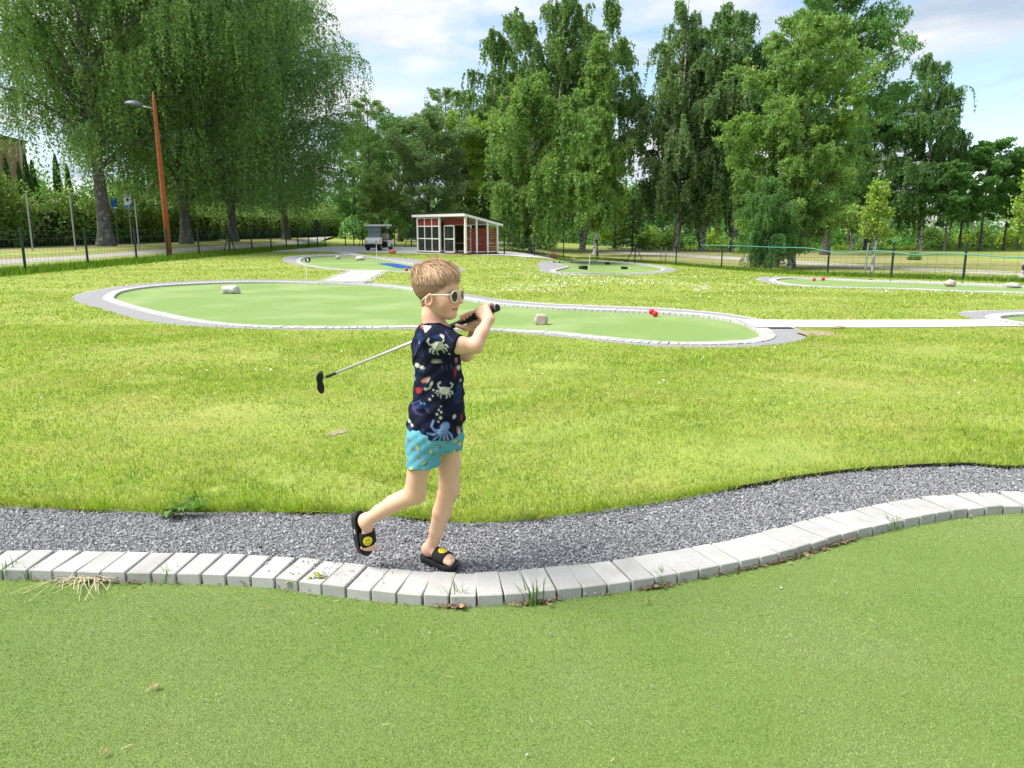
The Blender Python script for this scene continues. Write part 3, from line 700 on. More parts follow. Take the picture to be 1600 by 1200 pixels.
# hedge behind the left row
def hedge(name, x0, x1, y0, y1, h, n, label, leaf=0.17):
    rg = np.random.default_rng(int(h * 100) + n); e = empty(name, ((x0 + x1) / 2, (y0 + y1) / 2, float(terr((x0 + x1) / 2, (y0 + y1) / 2))))
    Ln = math.hypot(x1 - x0, y1 - y0); ang = math.atan2(y1 - y0, x1 - x0); e.rotation_euler = (0, 0, ang)
    nb = int(Ln / 1.0); C = []
    for i in range(nb * 2):
        cx = rg.uniform(-Ln / 2, Ln / 2); hh = h * rg.uniform(0.7, 1.25); m = n // (nb * 2)
        g = rg.normal(0, 1, (m, 3)); g /= np.linalg.norm(g, axis=1)[:, None]; g *= rg.uniform(0.75, 1.08, (m, 1))
        C.append(np.c_[cx + g[:, 0] * 1.3, g[:, 1] * rg.uniform(0.8, 1.5), hh * 0.5 + g[:, 2] * hh * 0.52])
    C = np.vstack(C); C = C[C[:, 2] > 0.02]
    me = leaf_mesh('foliage', C, leaf * 1.15, rg, 0.1, 0.62, True); me.materials.append(M_leaf_hedge); link('foliage', me, None, e)
    mb = MB(); mb.box((0, 0, h * 0.30), (Ln, 1.1, h * 0.60)); mb.build('shade_core', M_core, e, bevel=0.25)  # solid near-black block standing in for the shade inside the hedge
    return tag(e, label, 'hedge')
hedge('hedge', -25.5, -23.5, 30, 62, 3.0, 46000, 'long dark hedge behind the left row of birches')
hedge('hedge', -23.8, -21.5, 64, 96, 3.2, 20000, 'further stretch of hedge beyond the lamp post')
P_thuja = None
rg = np.random.default_rng(3); C = []
t = rg.uniform(0, 1, 5200); az = rg.uniform(0, 6.28, 5200); r_ = 0.55 * (1 - t) ** 0.6 * (0.75 + 0.25 * np.sin(az * 5 + t * 30)) * rg.uniform(0.75, 1.05, 5200)
C = np.c_[np.cos(az) * r_, np.sin(az) * r_, 0.1 + t * 4.6]
thm = leaf_mesh('crown', C, 0.15, rg, -0.7, 0.5); thm.materials.append(M_leaf_thuja)
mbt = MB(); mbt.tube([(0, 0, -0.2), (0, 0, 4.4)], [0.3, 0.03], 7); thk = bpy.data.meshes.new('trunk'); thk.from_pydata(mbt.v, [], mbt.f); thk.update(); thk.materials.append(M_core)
for i, (px, d, s_) in enumerate(((6, 52, 1.12), (20, 53, 0.9), (36, 52, 1.0), (55, 56, 0.97), (66, 57, 1.08), (76, 58, 1.02), (112, 58, 1.1), (-14, 52, 1.0), (128, 60, 1.0))):
    x, y = xy(px, d)
    lab = ['tallest columnar thuja before the brick building', 'short columnar thuja between two taller ones at the left edge', 'columnar thuja just right of the brick building corner', 'slim thuja in the gap under the birch curtain', 'thuja at the foot of the thin grey mast', 'thuja right of the thin grey mast', 'thuja half hidden by the hanging birch twigs', 'thuja cut by the left edge', 'thuja beside the big birch trunk'][i]
    plant_tree((thk, thm), 'thuja', x, y, lab, s_ * 0.95, i * 1.3, 'columnar thujas behind the hedge', sz=s_ * 1.12, dz=0.4)
# ------------------------------------------------------------------ grass, turf fibres, gravel, litter
def scatter(y0, y1, dens, margin=1.6):
    A = (y1 - y0) * (0.67 * (y0 + y1) * 1.06 + 2 * margin)
    n = int(A * dens)
    y = rng.uniform(y0, y1, n * 2); x = rng.uniform(-1, 1, n * 2) * (0.71 * y1 + margin)
    k = np.abs(x) < 0.71 * y + margin
    return x[k], y[k]
def blades(x, y, z, ln, wd, lean=0.6, upright=1.0):
    n = len(x); az = rng.uniform(0, 6.283, n)
    side = np.c_[np.cos(az), np.sin(az), np.zeros(n)] * (wd / 2)[:, None]
    a2 = rng.uniform(0, 6.283, n); le = np.abs(rng.normal(0, lean, n))
    tip = np.c_[np.cos(a2) * le, np.sin(a2) * le, np.full(n, upright)]; tip /= np.linalg.norm(tip, axis=1)[:, None]; tip *= ln[:, None]
    B = np.c_[x, y, z]
    return np.stack([B - side, B + side, B + tip], 1).reshape(-1, 3)
walk_poly = np.array([wl[0], wr[0], wr[1], wl[1]])
path_poly = np.vstack([G2([(1150, 498.5), (1195, 499.6), (1420, 499.5), (1560, 499)]), G2([(1640, 510.5), (1431, 512.8), (1215, 512.4)])])
terr_poly = np.vstack([G2([(425, 394.3), (455, 394), (508, 394), (541, 394.4), (600, 395.4), (660, 397), (741, 399), (820, 402.4), (866, 405.4)]), G2([(862, 398), (760, 388), (657, 384), (536, 383), (452, 387), (428, 390)])])
BV = []
for y0, y1, dens, wd, ln in ((3.3, 5.2, 7000, 0.0048, 0.031), (5.2, 7.5, 4300, 0.0066, 0.029), (7.5, 11, 2100, 0.010, 0.033), (11, 17, 560, 0.019, 0.033), (17, 27, 150, 0.034, 0.035), (27, 47, 50, 0.055, 0.04)):
    x, y = scatter(y0, y1, dens)
    keep = np.ones(len(x), bool)
    for h in HOLES: keep &= ~inside(h, x, y)
    for pl in (walk_poly, path_poly, terr_poly): keep &= ~inside(pl, x, y)
    keep &= (x > -15.6)
    for c, r in SOILS:
        dd = np.hypot(x - c.x, (y - c.y)) / r; keep &= (rng.random(len(x)) < np.clip(dd - 0.25, 0.22, 1))
    # thin places
    nz = np.sin(x * 2.1 + 1.3 * np.sin(y * 1.7)) * np.sin(y * 2.6 + 1.1 * np.sin(x * 1.3 + 2))
    keep &= rng.random(len(x)) < np.clip(1.0 - 0.5 * (nz > 0.75), 0.2, 1)
    x, y = x[keep], y[keep]; n = len(x)
    tall = 1 + 0.35 * np.sin(x * 1.1 + y * 0.7) * np.sin(y * 1.9 - x * 0.4)
    edge = np.exp(-np.abs(np.interp(x, fl[:, 0], fl[:, 1]) - y) / 0.10)           # longer along the gravel
    l = ln * rng.uniform(0.55, 1.3, n) * tall * (1 + 1.0 * edge)
    BV.append(blades(x, y, terr(x, y) - 0.004, l, np.full(n, wd) * rng.uniform(0.7, 1.3, n), 1.5))
# ragged fringe hanging over the gravel
ne = 15000; ie = rng.integers(0, len(fl) - 1, ne); fe = rng.random(ne)[:, None]; pe = fl[ie] * (1 - fe) + fl[ie + 1] * fe; ke = np.abs(pe[:, 0]) < 4.2
pe = pe[ke] + np.c_[rng.normal(0, 0.01, ke.sum()), rng.uniform(-0.012, 0.05, ke.sum())]; ke2 = (pe[:, 0] < 1.2) | (rng.random(len(pe)) < 0.25); pe = pe[ke2]
clump = 0.55 + 0.6 * np.abs(np.sin(pe[:, 0] * 7 + 2 * np.sin(pe[:, 0] * 3.1)))
EB = blades(pe[:, 0], pe[:, 1], np.full(len(pe), -0.006), rng.uniform(0.03, 0.085, len(pe)) * clump, rng.uniform(0.003, 0.005, len(pe)), 1.0).reshape(-1, 3, 3)
EB[:, 2, 1] -= rng.uniform(0, 0.035, len(EB)); BV.append(EB.reshape(-1, 3))
BV = np.vstack(BV)
tag(link('lawn_grass', np_mesh('lawn_grass', BV, np.arange(len(BV)).reshape(-1, 3), 3), M_blade), 'bright yellow-green mown lawn grass between the greens', 'grass', kind='stuff')
# longer green verge along the left fence
n = 26000; y = rng.uniform(20, 62, n); x = -15.1 + rng.normal(0, 0.35, n) - 0.15
V = blades(x, y, terr(x, y), rng.uniform(0.1, 0.3, n), np.full(n, 0.03), 0.4)
n2 = 16000; t_ = rng.random(n2) ** 0.8; ii = (t_ * (len(nv) - 1.001)).astype(int); fr = t_ * (len(nv) - 1.001) - ii
P = nv[ii] * (1 - fr)[:, None] + nv[np.minimum(ii + 1, len(nv) - 1)] * fr[:, None]; P = P + np.c_[rng.normal(0, 0.3, n2), rng.uniform(-0.2, 1.8, n2)]
V2 = blades(P[:, 0], P[:, 1], terr(P[:, 0], P[:, 1]), rng.uniform(0.06, 0.2, n2), np.full(n2, 0.035), 0.5)
V = np.vstack([V, V2])
tag(link('verge_grass', np_mesh('verge_grass', V, np.arange(len(V)).reshape(-1, 3), 3), M_verge), 'longer fresh green grass along the fences', 'grass', kind='stuff')
# tall grass and reeds beyond the road on the right
n = 14000; px = rng.uniform(1000, 1800, n); d = rng.uniform(74, 96, n); x = (px - 800) / F_PX * d
V = blades(x, d, terr(x, d), rng.uniform(0.15, 0.5, n) * (0.6 + 0.4 * np.sin(x * 0.9 + d * 0.5)), np.full(n, 0.09), 0.6)
tag(link('tall_grass', np_mesh('tall_grass', V, np.arange(len(V)).reshape(-1, 3), 3), M_verge), 'tall unmown grass beyond the road on the right', 'grass', kind='stuff')

# artificial turf fibres on the nearest green
x, y = [], []
for y0, y1, dens in ((1.35, 2.1, 46000), (2.1, 2.8, 38000), (2.8, 3.7, 25000)):
    a, b = scatter(y0, y1, dens, 0.45); x.append(a); y.append(b)
x = np.concatenate(x); y = np.concatenate(y)
k = inside(fore_green, x, y); x, y = x[k], y[k]; n = len(x)
V = blades(x, y, np.full(n, -0.0455), rng.uniform(0.004, 0.008, n), rng.uniform(0.0019, 0.0031, n) * (0.75 + 0.12 * y), 2.2)
tag(link('turf_fibres', np_mesh('turf_fibres', V, np.arange(len(V)).reshape(-1, 3), 3), M_fibre), 'short curly artificial turf pile of the nearest green', 'turf', kind='stuff')

# pebbles of the near gravel strip
OCT = np.array([(1, 0, 0), (-1, 0, 0), (0, 1, 0), (0, -1, 0), (0, 0, 1), (0, 0, -1)], float)
OF = np.array([(0, 2, 4), (2, 1, 4), (1, 3, 4), (3, 0, 4)])
def stones(x, y, z, s):
    n = len(x); S = s[:, None] * rng.uniform(0.55, 1.25, (n, 3)); S[:, 2] *= 0.8
    q = np.c_[np.cos(yw := rng.uniform(0, 3.14159, n)), rng.normal(0, 0.22, (n, 2)), np.sin(yw)]; q /= np.linalg.norm(q, axis=1)[:, None]; w, a, b, c = q.T
    Rm = np.stack([np.stack([1 - 2 * (b * b + c * c), 2 * (a * b - c * w), 2 * (a * c + b * w)], 1), np.stack([2 * (a * b + c * w), 1 - 2 * (a * a + c * c), 2 * (b * c - a * w)], 1), np.stack([2 * (a * c - b * w), 2 * (b * c + a * w), 1 - 2 * (a * a + b * b)], 1)], 1)
    V = (OCT[None] + rng.normal(0, 0.22, (n, 6, 3))) * S[:, None, :]
    V = np.einsum('nij,nkj->nki', Rm, V) + np.c_[x, y, z][:, None, :]
    Fc = OF[None] + (np.arange(n) * 6)[:, None, None]
    return V.reshape(-1, 3), Fc.reshape(-1, 3)
x, y = scatter(2.3, 5.0, 15500, 0.5)
kerb_out = np.vstack([offset(fk[::-1], 0.195)[::-1], [[7, 0], [7, -4], [-6, -4], [-6, 0]]])
k = inside(fore_gravel, x, y) & ~inside(kerb_out, x, y); x, y = x[k], y[k]; n = len(x)
V, Fc = stones(x, y, -0.012 + rng.uniform(-0.002, 0.004, n), rng.gamma(7, 0.00050, n) + 0.0010)
# in the joints between the pavers, and a few kicked onto them
nj = 5000; i = rng.integers(0, len(fk), nj); off_ = rng.uniform(0.0, 0.2, nj); T = np.gradient(fk, axis=0); T /= np.linalg.norm(T, axis=1)[:, None]
xj = fk[i, 0] - T[i, 1] * off_; yj = fk[i, 1] + T[i, 0] * off_
V2, F2 = stones(xj, yj, np.full(nj, -0.03), rng.uniform(0.004, 0.008, nj))
nk = 90; pxk = np.clip(rng.normal(500, 60, nk), 400, 690); xk = (pxk - 800) / F_PX * 3.05; yk = np.interp(xk, fk[:, 0], fk[:, 1]) + rng.uniform(0.03, 0.2, nk)
V3, F3 = stones(xk, yk, np.full(nk, 0.004), rng.uniform(0.0035, 0.006, nk))
ng = 150; xg = rng.uniform(-2.2, 2.2, ng); yg = rng.uniform(1.5, 3.0, ng); kk = inside(fore_green, xg, yg); V4, F4 = stones(xg[kk], yg[kk], np.full(kk.sum(), -0.036), rng.uniform(0.0025, 0.005, kk.sum()))
VV, FF, o_ = [], [], 0
for a, b in ((V, Fc), (V2, F2), (V3, F3), (V4, F4)): VV.append(a); FF.append(b + o_); o_ += len(a)
tag(link('gravel', np_mesh('gravel', np.vstack(VV), np.vstack(FF), 3), M_pebble), 'grey crushed gravel between the near kerb and the lawn', 'gravel', kind='stuff')

# clover heads in the lawn
M_clover = material('clover_head', (0.68, 0.68, 0.58), rough=0.8, island=0.15)
cx, cy = [], []
for pxa, pxb, pya, pyb, n in ((780, 1110, 421, 458, 1300), (1200, 1600, 455, 485, 220), (620, 1200, 440, 480, 250), (0, 1600, 520, 640, 160), (1100, 1300, 425, 445, 120), (740, 860, 403, 420, 220), (150, 560, 580, 650, 50)):
    pc = np.c_[rng.uniform(pxa, pxb, n), rng.uniform(pya, pyb, n)]
    for a, b in pc:
        g = ray(a, b); s = CAM_Z / -g[2]; cx.append(g[0] * s); cy.append(g[1] * s)
cx, cy = np.array(cx), np.array(cy); k = (cy < 45)
nz = np.sin(cx * 1.3 + 2 * np.sin(cy * .5)) + np.sin(cy * 0.9 + cx * .6); k &= (nz > -0.4)
for h in HOLES: k &= ~inside(h, cx, cy)
for pl in (walk_poly, path_poly, terr_poly): k &= ~inside(pl, cx, cy)
cx, cy = cx[k], cy[k]
V, Fc = stones(cx, cy, terr(cx, cy) + 0.05, np.where(cy > 15, 0.017, 0.009) * rng.uniform(0.7, 1.2, len(cx)))
tag(link('clover_flowers', np_mesh('clover_flowers', V, Fc, 3), M_clover), 'tiny white clover heads scattered in the lawn', 'flowers', kind='stuff')

# weeds, tufts, dead leaves and straw along the near kerb
M_weed = material('weed_leaf', (0.12, 0.24, 0.03), (0.09, 0.19, 0.025), scale=20, rough=0.5, island=0.25, translucent=0.35)
M_weedy = material('yellow_weed_leaf', (0.42, 0.40, 0.06), (0.30, 0.33, 0.05), scale=60, rough=0.5, translucent=0.35)
M_straw = material('straw', (0.52, 0.47, 0.30), (0.42, 0.38, 0.22), scale=30, rough=0.7, island=0.3)
M_deadleaf = material('dead_leaf', (0.34, 0.24, 0.13), (0.20, 0.13, 0.07), scale=60, rough=0.7)
M_litter = material('litter', (0.13, 0.085, 0.05), (0.20, 0.15, 0.095), scale=80, rough=0.9, island=0.5)
def tuft(px, py, n, ln, mat_, name, label, z=-0.044, spread=0.02, grp=None, lean=0.55):
    c = gp(px, py, z); mb_v, mb_f = [], []
    for i in range(n):
        az = random.uniform(0, 6.28); b = Vector((random.gauss(0, spread), random.gauss(0, spread * 0.7), 0)); l = ln * random.uniform(0.5, 1.2)
        d = Vector((math.cos(az) * lean * random.random(), math.sin(az) * lean * random.random(), 1)).normalized(); s = Vector((-math.sin(az), math.cos(az), 0)) * 0.0022
        m_ = b + d * l * 0.55; t_ = b + d * l + Vector((d.x, d.y, -0.35)) * l * 0.35
        o = len(mb_v); mb_v += [b - s, b + s, m_ + s * 0.8, m_ - s * 0.8, t_]; mb_f += [(o, o + 1, o + 2, o + 3), (o + 3, o + 2, o + 4)]
    me = bpy.data.meshes.new(name); me.from_pydata(mb_v, [], mb_f); me.update()
    o = link(name, me, mat_); o.location = c
    return tag(o, label, 'grass tuft', grp)
TG = 'grass tufts along the near kerb'
tuft(712, 944, 26, 0.10, M_weed, 'grass_tuft', 'grass tuft in the paver joint just right below the boy\'s front foot', grp=TG)
tuft(835, 944, 30, 0.13, M_weed, 'grass_tuft', 'spiky grass tuft in the kerb joint right of the boy', grp=TG)
tuft(1030, 912, 22, 0.09, M_weed, 'grass_tuft', 'grass tuft at the kerb where it starts to climb to the right', grp=TG)
tuft(1395, 826, 20, 0.08, M_weed, 'grass_tuft', 'grass tuft with litter at the right-hand bend of the kerb', grp=TG)
tuft(12, 902, 14, 0.11, M_weed, 'grass_tuft', 'grass tuft at the kerb on the left edge', grp=TG)
tuft(52, 904, 12, 0.08, M_weed, 'grass_tuft', 'short grass tuft second from the left edge', grp=TG)
tuft(262, 908, 12, 0.10, M_weed, 'grass_tuft', 'thin grass tuft in the joint right of the straw heap', grp=TG)
tuft(655, 944, 12, 0.05, M_weed, 'grass_tuft', 'tiny grass tuft in the joint below the boy', spread=0.004, grp=TG)
tuft(195, 905, 16, 0.05, M_weed, 'grass_tuft', 'low grass tuft beside the straw heap', spread=0.012, grp=TG)
tuft(1100, 900, 10, 0.06, M_weed, 'grass_tuft', 'sparse tuft on the climbing kerb', grp=TG)
def leafy(px, py, n, ln, wd, mat_, name, label, z=0.0, rise=0.8):
    c = gp(px, py, z); V, Fc = [], []
    for i in range(n):
        az = i * 2.4 + random.uniform(-.3, .3); l = ln * random.uniform(0.6, 1.15); up = rise * random.uniform(0.3, 1.1)
        d = Vector((math.cos(az), math.sin(az), up)).normalized(); s = Vector((-math.sin(az), math.cos(az), 0.1)) * wd
        p0 = Vector((random.gauss(0, 0.012), random.gauss(0, 0.012), random.uniform(0, 0.02)))
        a = p0 + d * l * 0.35; b = p0 + d * l * 0.75; e = p0 + d * l + Vector((0, 0, -0.25 * l))
        o = len(V); V += [p0 - s * 0.12, p0 + s * 0.12, a + s * 0.6, a - s * 0.6, b + s, b - s, e]
        Fc += [(o, o + 1, o + 2, o + 3), (o + 3, o + 2, o + 4, o + 5), (o + 5, o + 4, o + 6)]
    me = bpy.data.meshes.new(name); me.from_pydata(V, [], Fc); me.update(); ob = link(name, me, mat_); ob.location = c
    return tag(ob, label, 'weed')
leafy(290, 802, 26, 0.11, 0.013, M_weed, 'weed', 'leafy green weed overhanging the gravel at the lawn edge, left', rise=0.6)
leafy(312, 800, 10, 0.14, 0.005, M_weed, 'weed', 'upright thin-leaved weed beside the leafy weed at the lawn edge', rise=2.6)
leafy(262, 806, 10, 0.07, 0.012, M_weed, 'weed', 'flat weed rosette on the gravel left of the leafy weed', rise=0.25)
leafy(484, 918, 9, 0.085, 0.011, M_weedy, 'weed', 'small yellow-green weed growing from the kerb left of the boy', z=-0.044, rise=1.5)
def dead_leaf(px, py, s, rz, label, z=-0.030):
    c = gp(px, py, z); V = []; n = 12
    for k in range(n):
        t = 2 * math.pi * k / n; r = s * (1 + 0.12 * math.sin(5 * t)); V.append((r * math.cos(t), r * 0.6 * math.sin(t), 0.25 * s * math.cos(2 * t) + 0.3 * s))
    V += [(0, 0, 0.12 * s)]; Fc = [(k, (k + 1) % n, n) for k in range(n)]
    me = bpy.data.meshes.new('dead_leaf'); me.from_pydata(V, [], Fc); me.update(); o = link('dead_leaf', me, M_deadleaf, smooth=True); o.location = c; o.rotation_euler = (random.uniform(-.3, .3), random.uniform(-.3, .3), rz)
    tag(o, label, 'leaf', 'dead leaves on the near green')
for a in ((315, 903, 0.013, 0.5, 'pale dead leaf standing against the kerb, left third'), (380, 910, 0.017, 1.2, 'brown dead leaf at the kerb left of the yellow weed'), (722, 948, 0.015, 2.0, 'tan dead leaf below the kerb under the boy'), (858, 944, 0.012, 2.8, 'small tan leaf right of the spiky tuft'),
          (85, 908, 0.013, 0.9, 'pale dead leaf near the straw heap'), (242, 1072, 0.014, 0.3, 'lone brown leaf lying on the turf, lower left'), (163, 1176, 0.011, 1.4, 'small brown leaf near the lower left bottom edge'), (1515, 806, 0.013, 0.4, 'reddish leaf at the kerb far right'), (1125, 893, 0.011, 1.0, 'pale leaf at the foot of the climbing kerb'),
          (420, 950, 0.009, 2.2, 'crumb of dead leaf on the turf below the kerb'), (1260, 868, 0.012, 0.2, 'brown leaf against the kerb before the right bend'), (1012, 940, 0.011, 1.9, 'curled brown leaf on the turf right of the boy')):
    dead_leaf(*a)
# litter line in the angle of kerb and turf
V, Fc = [], []
for i in range(900):
    s_ = random.random(); 
    pxl = random.choice([random.gauss(150, 50), random.gauss(1340, 60), random.gauss(1340, 60), random.gauss(1200, 60), random.uniform(0, 1600), random.gauss(712, 14), random.gauss(833, 16), random.gauss(1028, 14), random.gauss(1390, 25)])
    xx = (pxl - 800) / F_PX * 3.0; j = min(len(fk) - 1, max(0, int(np.searchsorted(fk[:, 0], xx)))); c = Vector((xx, fk[j, 1] - abs(random.gauss(0, 0.012)) - 0.004, -0.036 + random.random() * 0.006))
    l = random.uniform(0.004, 0.014); az = random.uniform(0, 6.28); d = Vector((math.cos(az), math.sin(az), random.uniform(-.3, .5))) * l; s = Vector((-math.sin(az), math.cos(az), 0.3)) * l * random.uniform(0.2, 0.5)
    o = len(V); V += [c - d, c - s, c + d, c + s]; Fc.append((o, o + 1, o + 2, o + 3))
me = bpy.data.meshes.new('litter'); me.from_pydata(V, [], Fc); me.update(); tag(link('litter', me, M_litter), 'brown plant litter gathered at the foot of the near kerb', 'litter', kind='stuff')
# straw heap on the left
V, Fc = [], []
c0 = gp(140, 905, -0.04)
for i in range(110):
    big = i < 26
    az = random.gauss(-1.57, 0.8) if big else random.uniform(0, 6.28); l = random.uniform(0.08, 0.24) if big else random.uniform(0.04, 0.11)
    p = c0 + Vector((random.gauss(0, 0.06), random.gauss(0, 0.012), random.uniform(0, 0.015))); d = Vector((math.cos(az), math.sin(az), random.gauss(0, 0.08))); s = Vector((-math.sin(az), math.cos(az), 0)) * 0.0014
    m_ = p + d * l * 0.5 + Vector((0, 0, 0.012)) + s * random.gauss(0, 5); e = p + d * l; e.z = max(e.z, -0.038)
    o = len(V); V += [p - s, p + s, m_ + s, m_ - s, e + s * .6, e - s * .6]; Fc += [(o, o + 1, o + 2, o + 3), (o + 3, o + 2, o + 4, o + 5)]
me = bpy.data.meshes.new('straw_heap'); me.from_pydata(V, [], Fc); me.update(); tag(link('straw_heap', me, M_straw), 'heap of pale dry straw lying over the near green by the kerb, left', 'straw')
V, Fc = [], []
for i in range(34):
    p = Vector((random.uniform(-2.1, 2.1), random.uniform(1.75, 2.75), -0.034)); 
    if not inside(fore_green, np.array([p.x]), np.array([p.y]))[0]: continue
    az = random.uniform(0, 6.28); l = random.uniform(0.008, 0.032); d = Vector((math.cos(az), math.sin(az), 0.02)); s = Vector((-math.sin(az), math.cos(az), 0)) * 0.0008
    o = len(V); V += [p - s, p + s, p + d * l + s, p + d * l - s]; Fc.append((o, o + 1, o + 2, o + 3))
me = bpy.data.meshes.new('straw_bits'); me.from_pydata(V, [], Fc); me.update(); tag(link('straw_bits', me, M_straw), 'stray bits of dry grass strewn over the near turf', 'straw', kind='stuff')
# ------------------------------------------------------------------ built things
M_white = material('white_paint', (0.78, 0.78, 0.76), (0.70, 0.70, 0.68), scale=6, rough=0.5)
M_red = material('red_wood', (0.23, 0.04, 0.028), (0.17, 0.032, 0.022), scale=9, detail=6, rough=0.75, bump=0.2, bump_scale=60)
M_roof = material('black_roof', (0.015, 0.015, 0.016), (0.03, 0.03, 0.03), scale=10, rough=0.8)
M_glass = bpy.data.materials.new('window_glass'); M_glass.use_nodes = True
_b = M_glass.node_tree.nodes['Principled BSDF']; _b.inputs['Base Color'].default_value = (0.05, 0.06, 0.05, 1); _b.inputs['Roughness'].default_value = 0.05; _b.inputs['Alpha'].default_value = 0.45
M_screen = bpy.data.materials.new('windscreen_glass'); M_screen.use_nodes = True
_b = M_screen.node_tree.nodes['Principled BSDF']; _b.inputs['Base Color'].default_value = (0.22, 0.29, 0.32, 1); _b.inputs['Roughness'].default_value = 0.04; _b.inputs['Alpha'].default_value = 0.55; _b.inputs['Specular IOR Level'].default_value = 0.8  # lighter blue-grey base colour stands in for reflected sky
M_timber = material('brown_timber', (0.13, 0.075, 0.035), (0.09, 0.055, 0.028), scale=7, rough=0.8)
M_green = material('green_post', (0.012, 0.028, 0.022), (0.02, 0.038, 0.03), scale=8, rough=0.5)
M_wire = material('green_wire', (0.03, 0.075, 0.06), rough=0.5)
M_galv = material('galvanised', (0.30, 0.32, 0.33), (0.24, 0.26, 0.27), scale=6, rough=0.45, metallic=0.4)
M_rope = material('teal_rope', (0.05, 0.26, 0.24), (0.07, 0.31, 0.28), scale=30, rough=0.7)
M_rust = material('rust_brown_post', (0.33, 0.095, 0.035), (0.26, 0.075, 0.03), scale=5, detail=6, rough=0.65)
M_lamp = material('lamp_housing', (0.085, 0.11, 0.15), rough=0.35)
M_black = material('black_rubber', (0.012, 0.012, 0.013), (0.02, 0.02, 0.02), scale=20, rough=0.7)
M_tyre = material('tyre', (0.018, 0.018, 0.018), rough=0.8)
M_seat = material('beige_seat', (0.45, 0.38, 0.28), rough=0.6)
M_stone_w = material('pale_stone', (0.56, 0.55, 0.52), (0.32, 0.32, 0.32), scale=9, detail=6, rough=0.85, bump=0.6, bump_scale=40, lo=0.4, hi=0.7)
M_stone_p = material('pinkish_stone', (0.50, 0.40, 0.35), (0.36, 0.31, 0.29), scale=8, detail=6, rough=0.85, bump=0.6, bump_scale=40)
M_stone_r = material('reddish_stone', (0.52, 0.15, 0.075), (0.40, 0.16, 0.11), scale=5, detail=5, rough=0.8, bump=0.5, bump_scale=30)
M_ball = material('red_ball', (0.62, 0.02, 0.03), (0.5, 0.015, 0.022), scale=20, rough=0.4)
M_flag = material('dark_green_disc', (0.008, 0.04, 0.035), rough=0.5)
M_brick = material('brick_wall', (0.20, 0.115, 0.09), (0.26, 0.16, 0.12), scale=9, detail=3, rough=0.9)
M_signb = material('sign_blue', (0.01, 0.09, 0.38), rough=0.4)
M_signw = material('sign_white', (0.7, 0.75, 0.78), rough=0.4)
M_signk = material('sign_black', (0.015, 0.015, 0.02), rough=0.4)
M_winglass = material('dark_window', (0.04, 0.07, 0.09), rough=0.12, spec=0.6)

def rel(parent, o):                      # keep world geometry while parenting to an empty that has been moved
    return o
def ground(px, py): return gp(px, py)

# ---- fences ----
def post_mesh(h, r, name='post'):
    mb = MB(); mb.tube([(0, 0, -0.25), (0, 0, h)], r, 8); mb.tube([(0, 0, h), (0, 0, h + 0.025)], [r * 1.15, r * 0.8], 8)
    me = bpy.data.meshes.new(name); me.from_pydata(mb.v, [], mb.f); me.update(); me.materials.append(M_green); return me
PM = post_mesh(1.36, 0.042); PM_R = post_mesh(1.12, 0.036)
def fence(bases, label, h=1.3, wires=6, mesh_step=0.0, pm=None, braces=()):
    e = empty('wire_fence', bases[0]); 
    inv = Vector(bases[0])
    for i, b in enumerate(bases):
        o = bpy.data.objects.new('post', pm or PM); COL.objects.link(o); o.parent = e; o.location = Vector(b) - inv
        if i in braces:
            for s in (-1, 1):
                j = min(max(i + s, 0), len(bases) - 1)
                if j == i: continue
                d = (Vector(bases[j]) - Vector(b)); d.z = 0; d.normalize()
                mb = MB(); mb.tube([Vector(b) - inv + Vector((0, 0, h - 0.06)), Vector(b) - inv + d * 0.95], 0.026, 6); mb.build('brace', M_green, e)
    mb = MB()
    for a, b in zip(bases[:-1], bases[1:]):
        a, b = Vector(a) - inv, Vector(b) - inv
        for k in range(wires):
            z = 0.08 + (h - 0.1) * k / (wires - 1); mb.tube([a + Vector((0, 0, z)), b + Vector((0, 0, z))], 0.0045, 3, cap=False)
        if mesh_step:
            m = int((b - a).length / mesh_step)
            for k in range(1, m): p = a.lerp(b, k / m); mb.tube([p + Vector((0, 0, 0.08)), p + Vector((0, 0, h - 0.02))], 0.003, 3, cap=False)
    w = mb.build('wire_mesh', M_wire, e); w['kind'] = 'stuff'
    return tag(e, label, 'fence')
lf = [gp(px, py) for px, py in ((-60, 436), (44, 427), (144, 418), (220, 411), (279, 406.5), (328, 402), (367.5, 397.6), (401, 394.4), (428, 392), (454, 390), (475, 388.6), (494, 387.3), (511, 386.3), (525, 385.4))]
for i, v in enumerate(lf): v.x = -15.05 if i < 8 else v.x * 0.5 - 15.05 * 0.5; v.z = float(terr(v.x, v.y))
fence(lf, 'dark green wire fence running back along the left path', mesh_step=0.2, braces=(6,))
gf = [gp(px, py) for px, py in ((540, 384.3), (553, 384.3), (567, 385.2))]
fence(gf, 'short run of fence with thick gate posts left of the golf cart', wires=4, braces=(2,))
mf = [gp(px, py) for px, py in ((590, 384.8), (617, 385.2), (643, 386), (670, 386.6))]
fence(mf, 'braced wire fence between the golf cart and the shed', mesh_step=0.25, braces=(2,))
rf = [gp(px, py) for px, py in ((788, 397), (835, 399.5), (880.5, 402.5), (933, 406), (992, 410), (1056, 414.5), (1127, 420), (1204, 425.5), (1292.5, 431), (1392, 434.8), (1504.5, 438.5), (1630, 442)) ]
fence(rf, 'dark wire fence with teal rope before the right-hand road', h=1.06, pm=PM_R, mesh_step=0.3, braces=(4,))
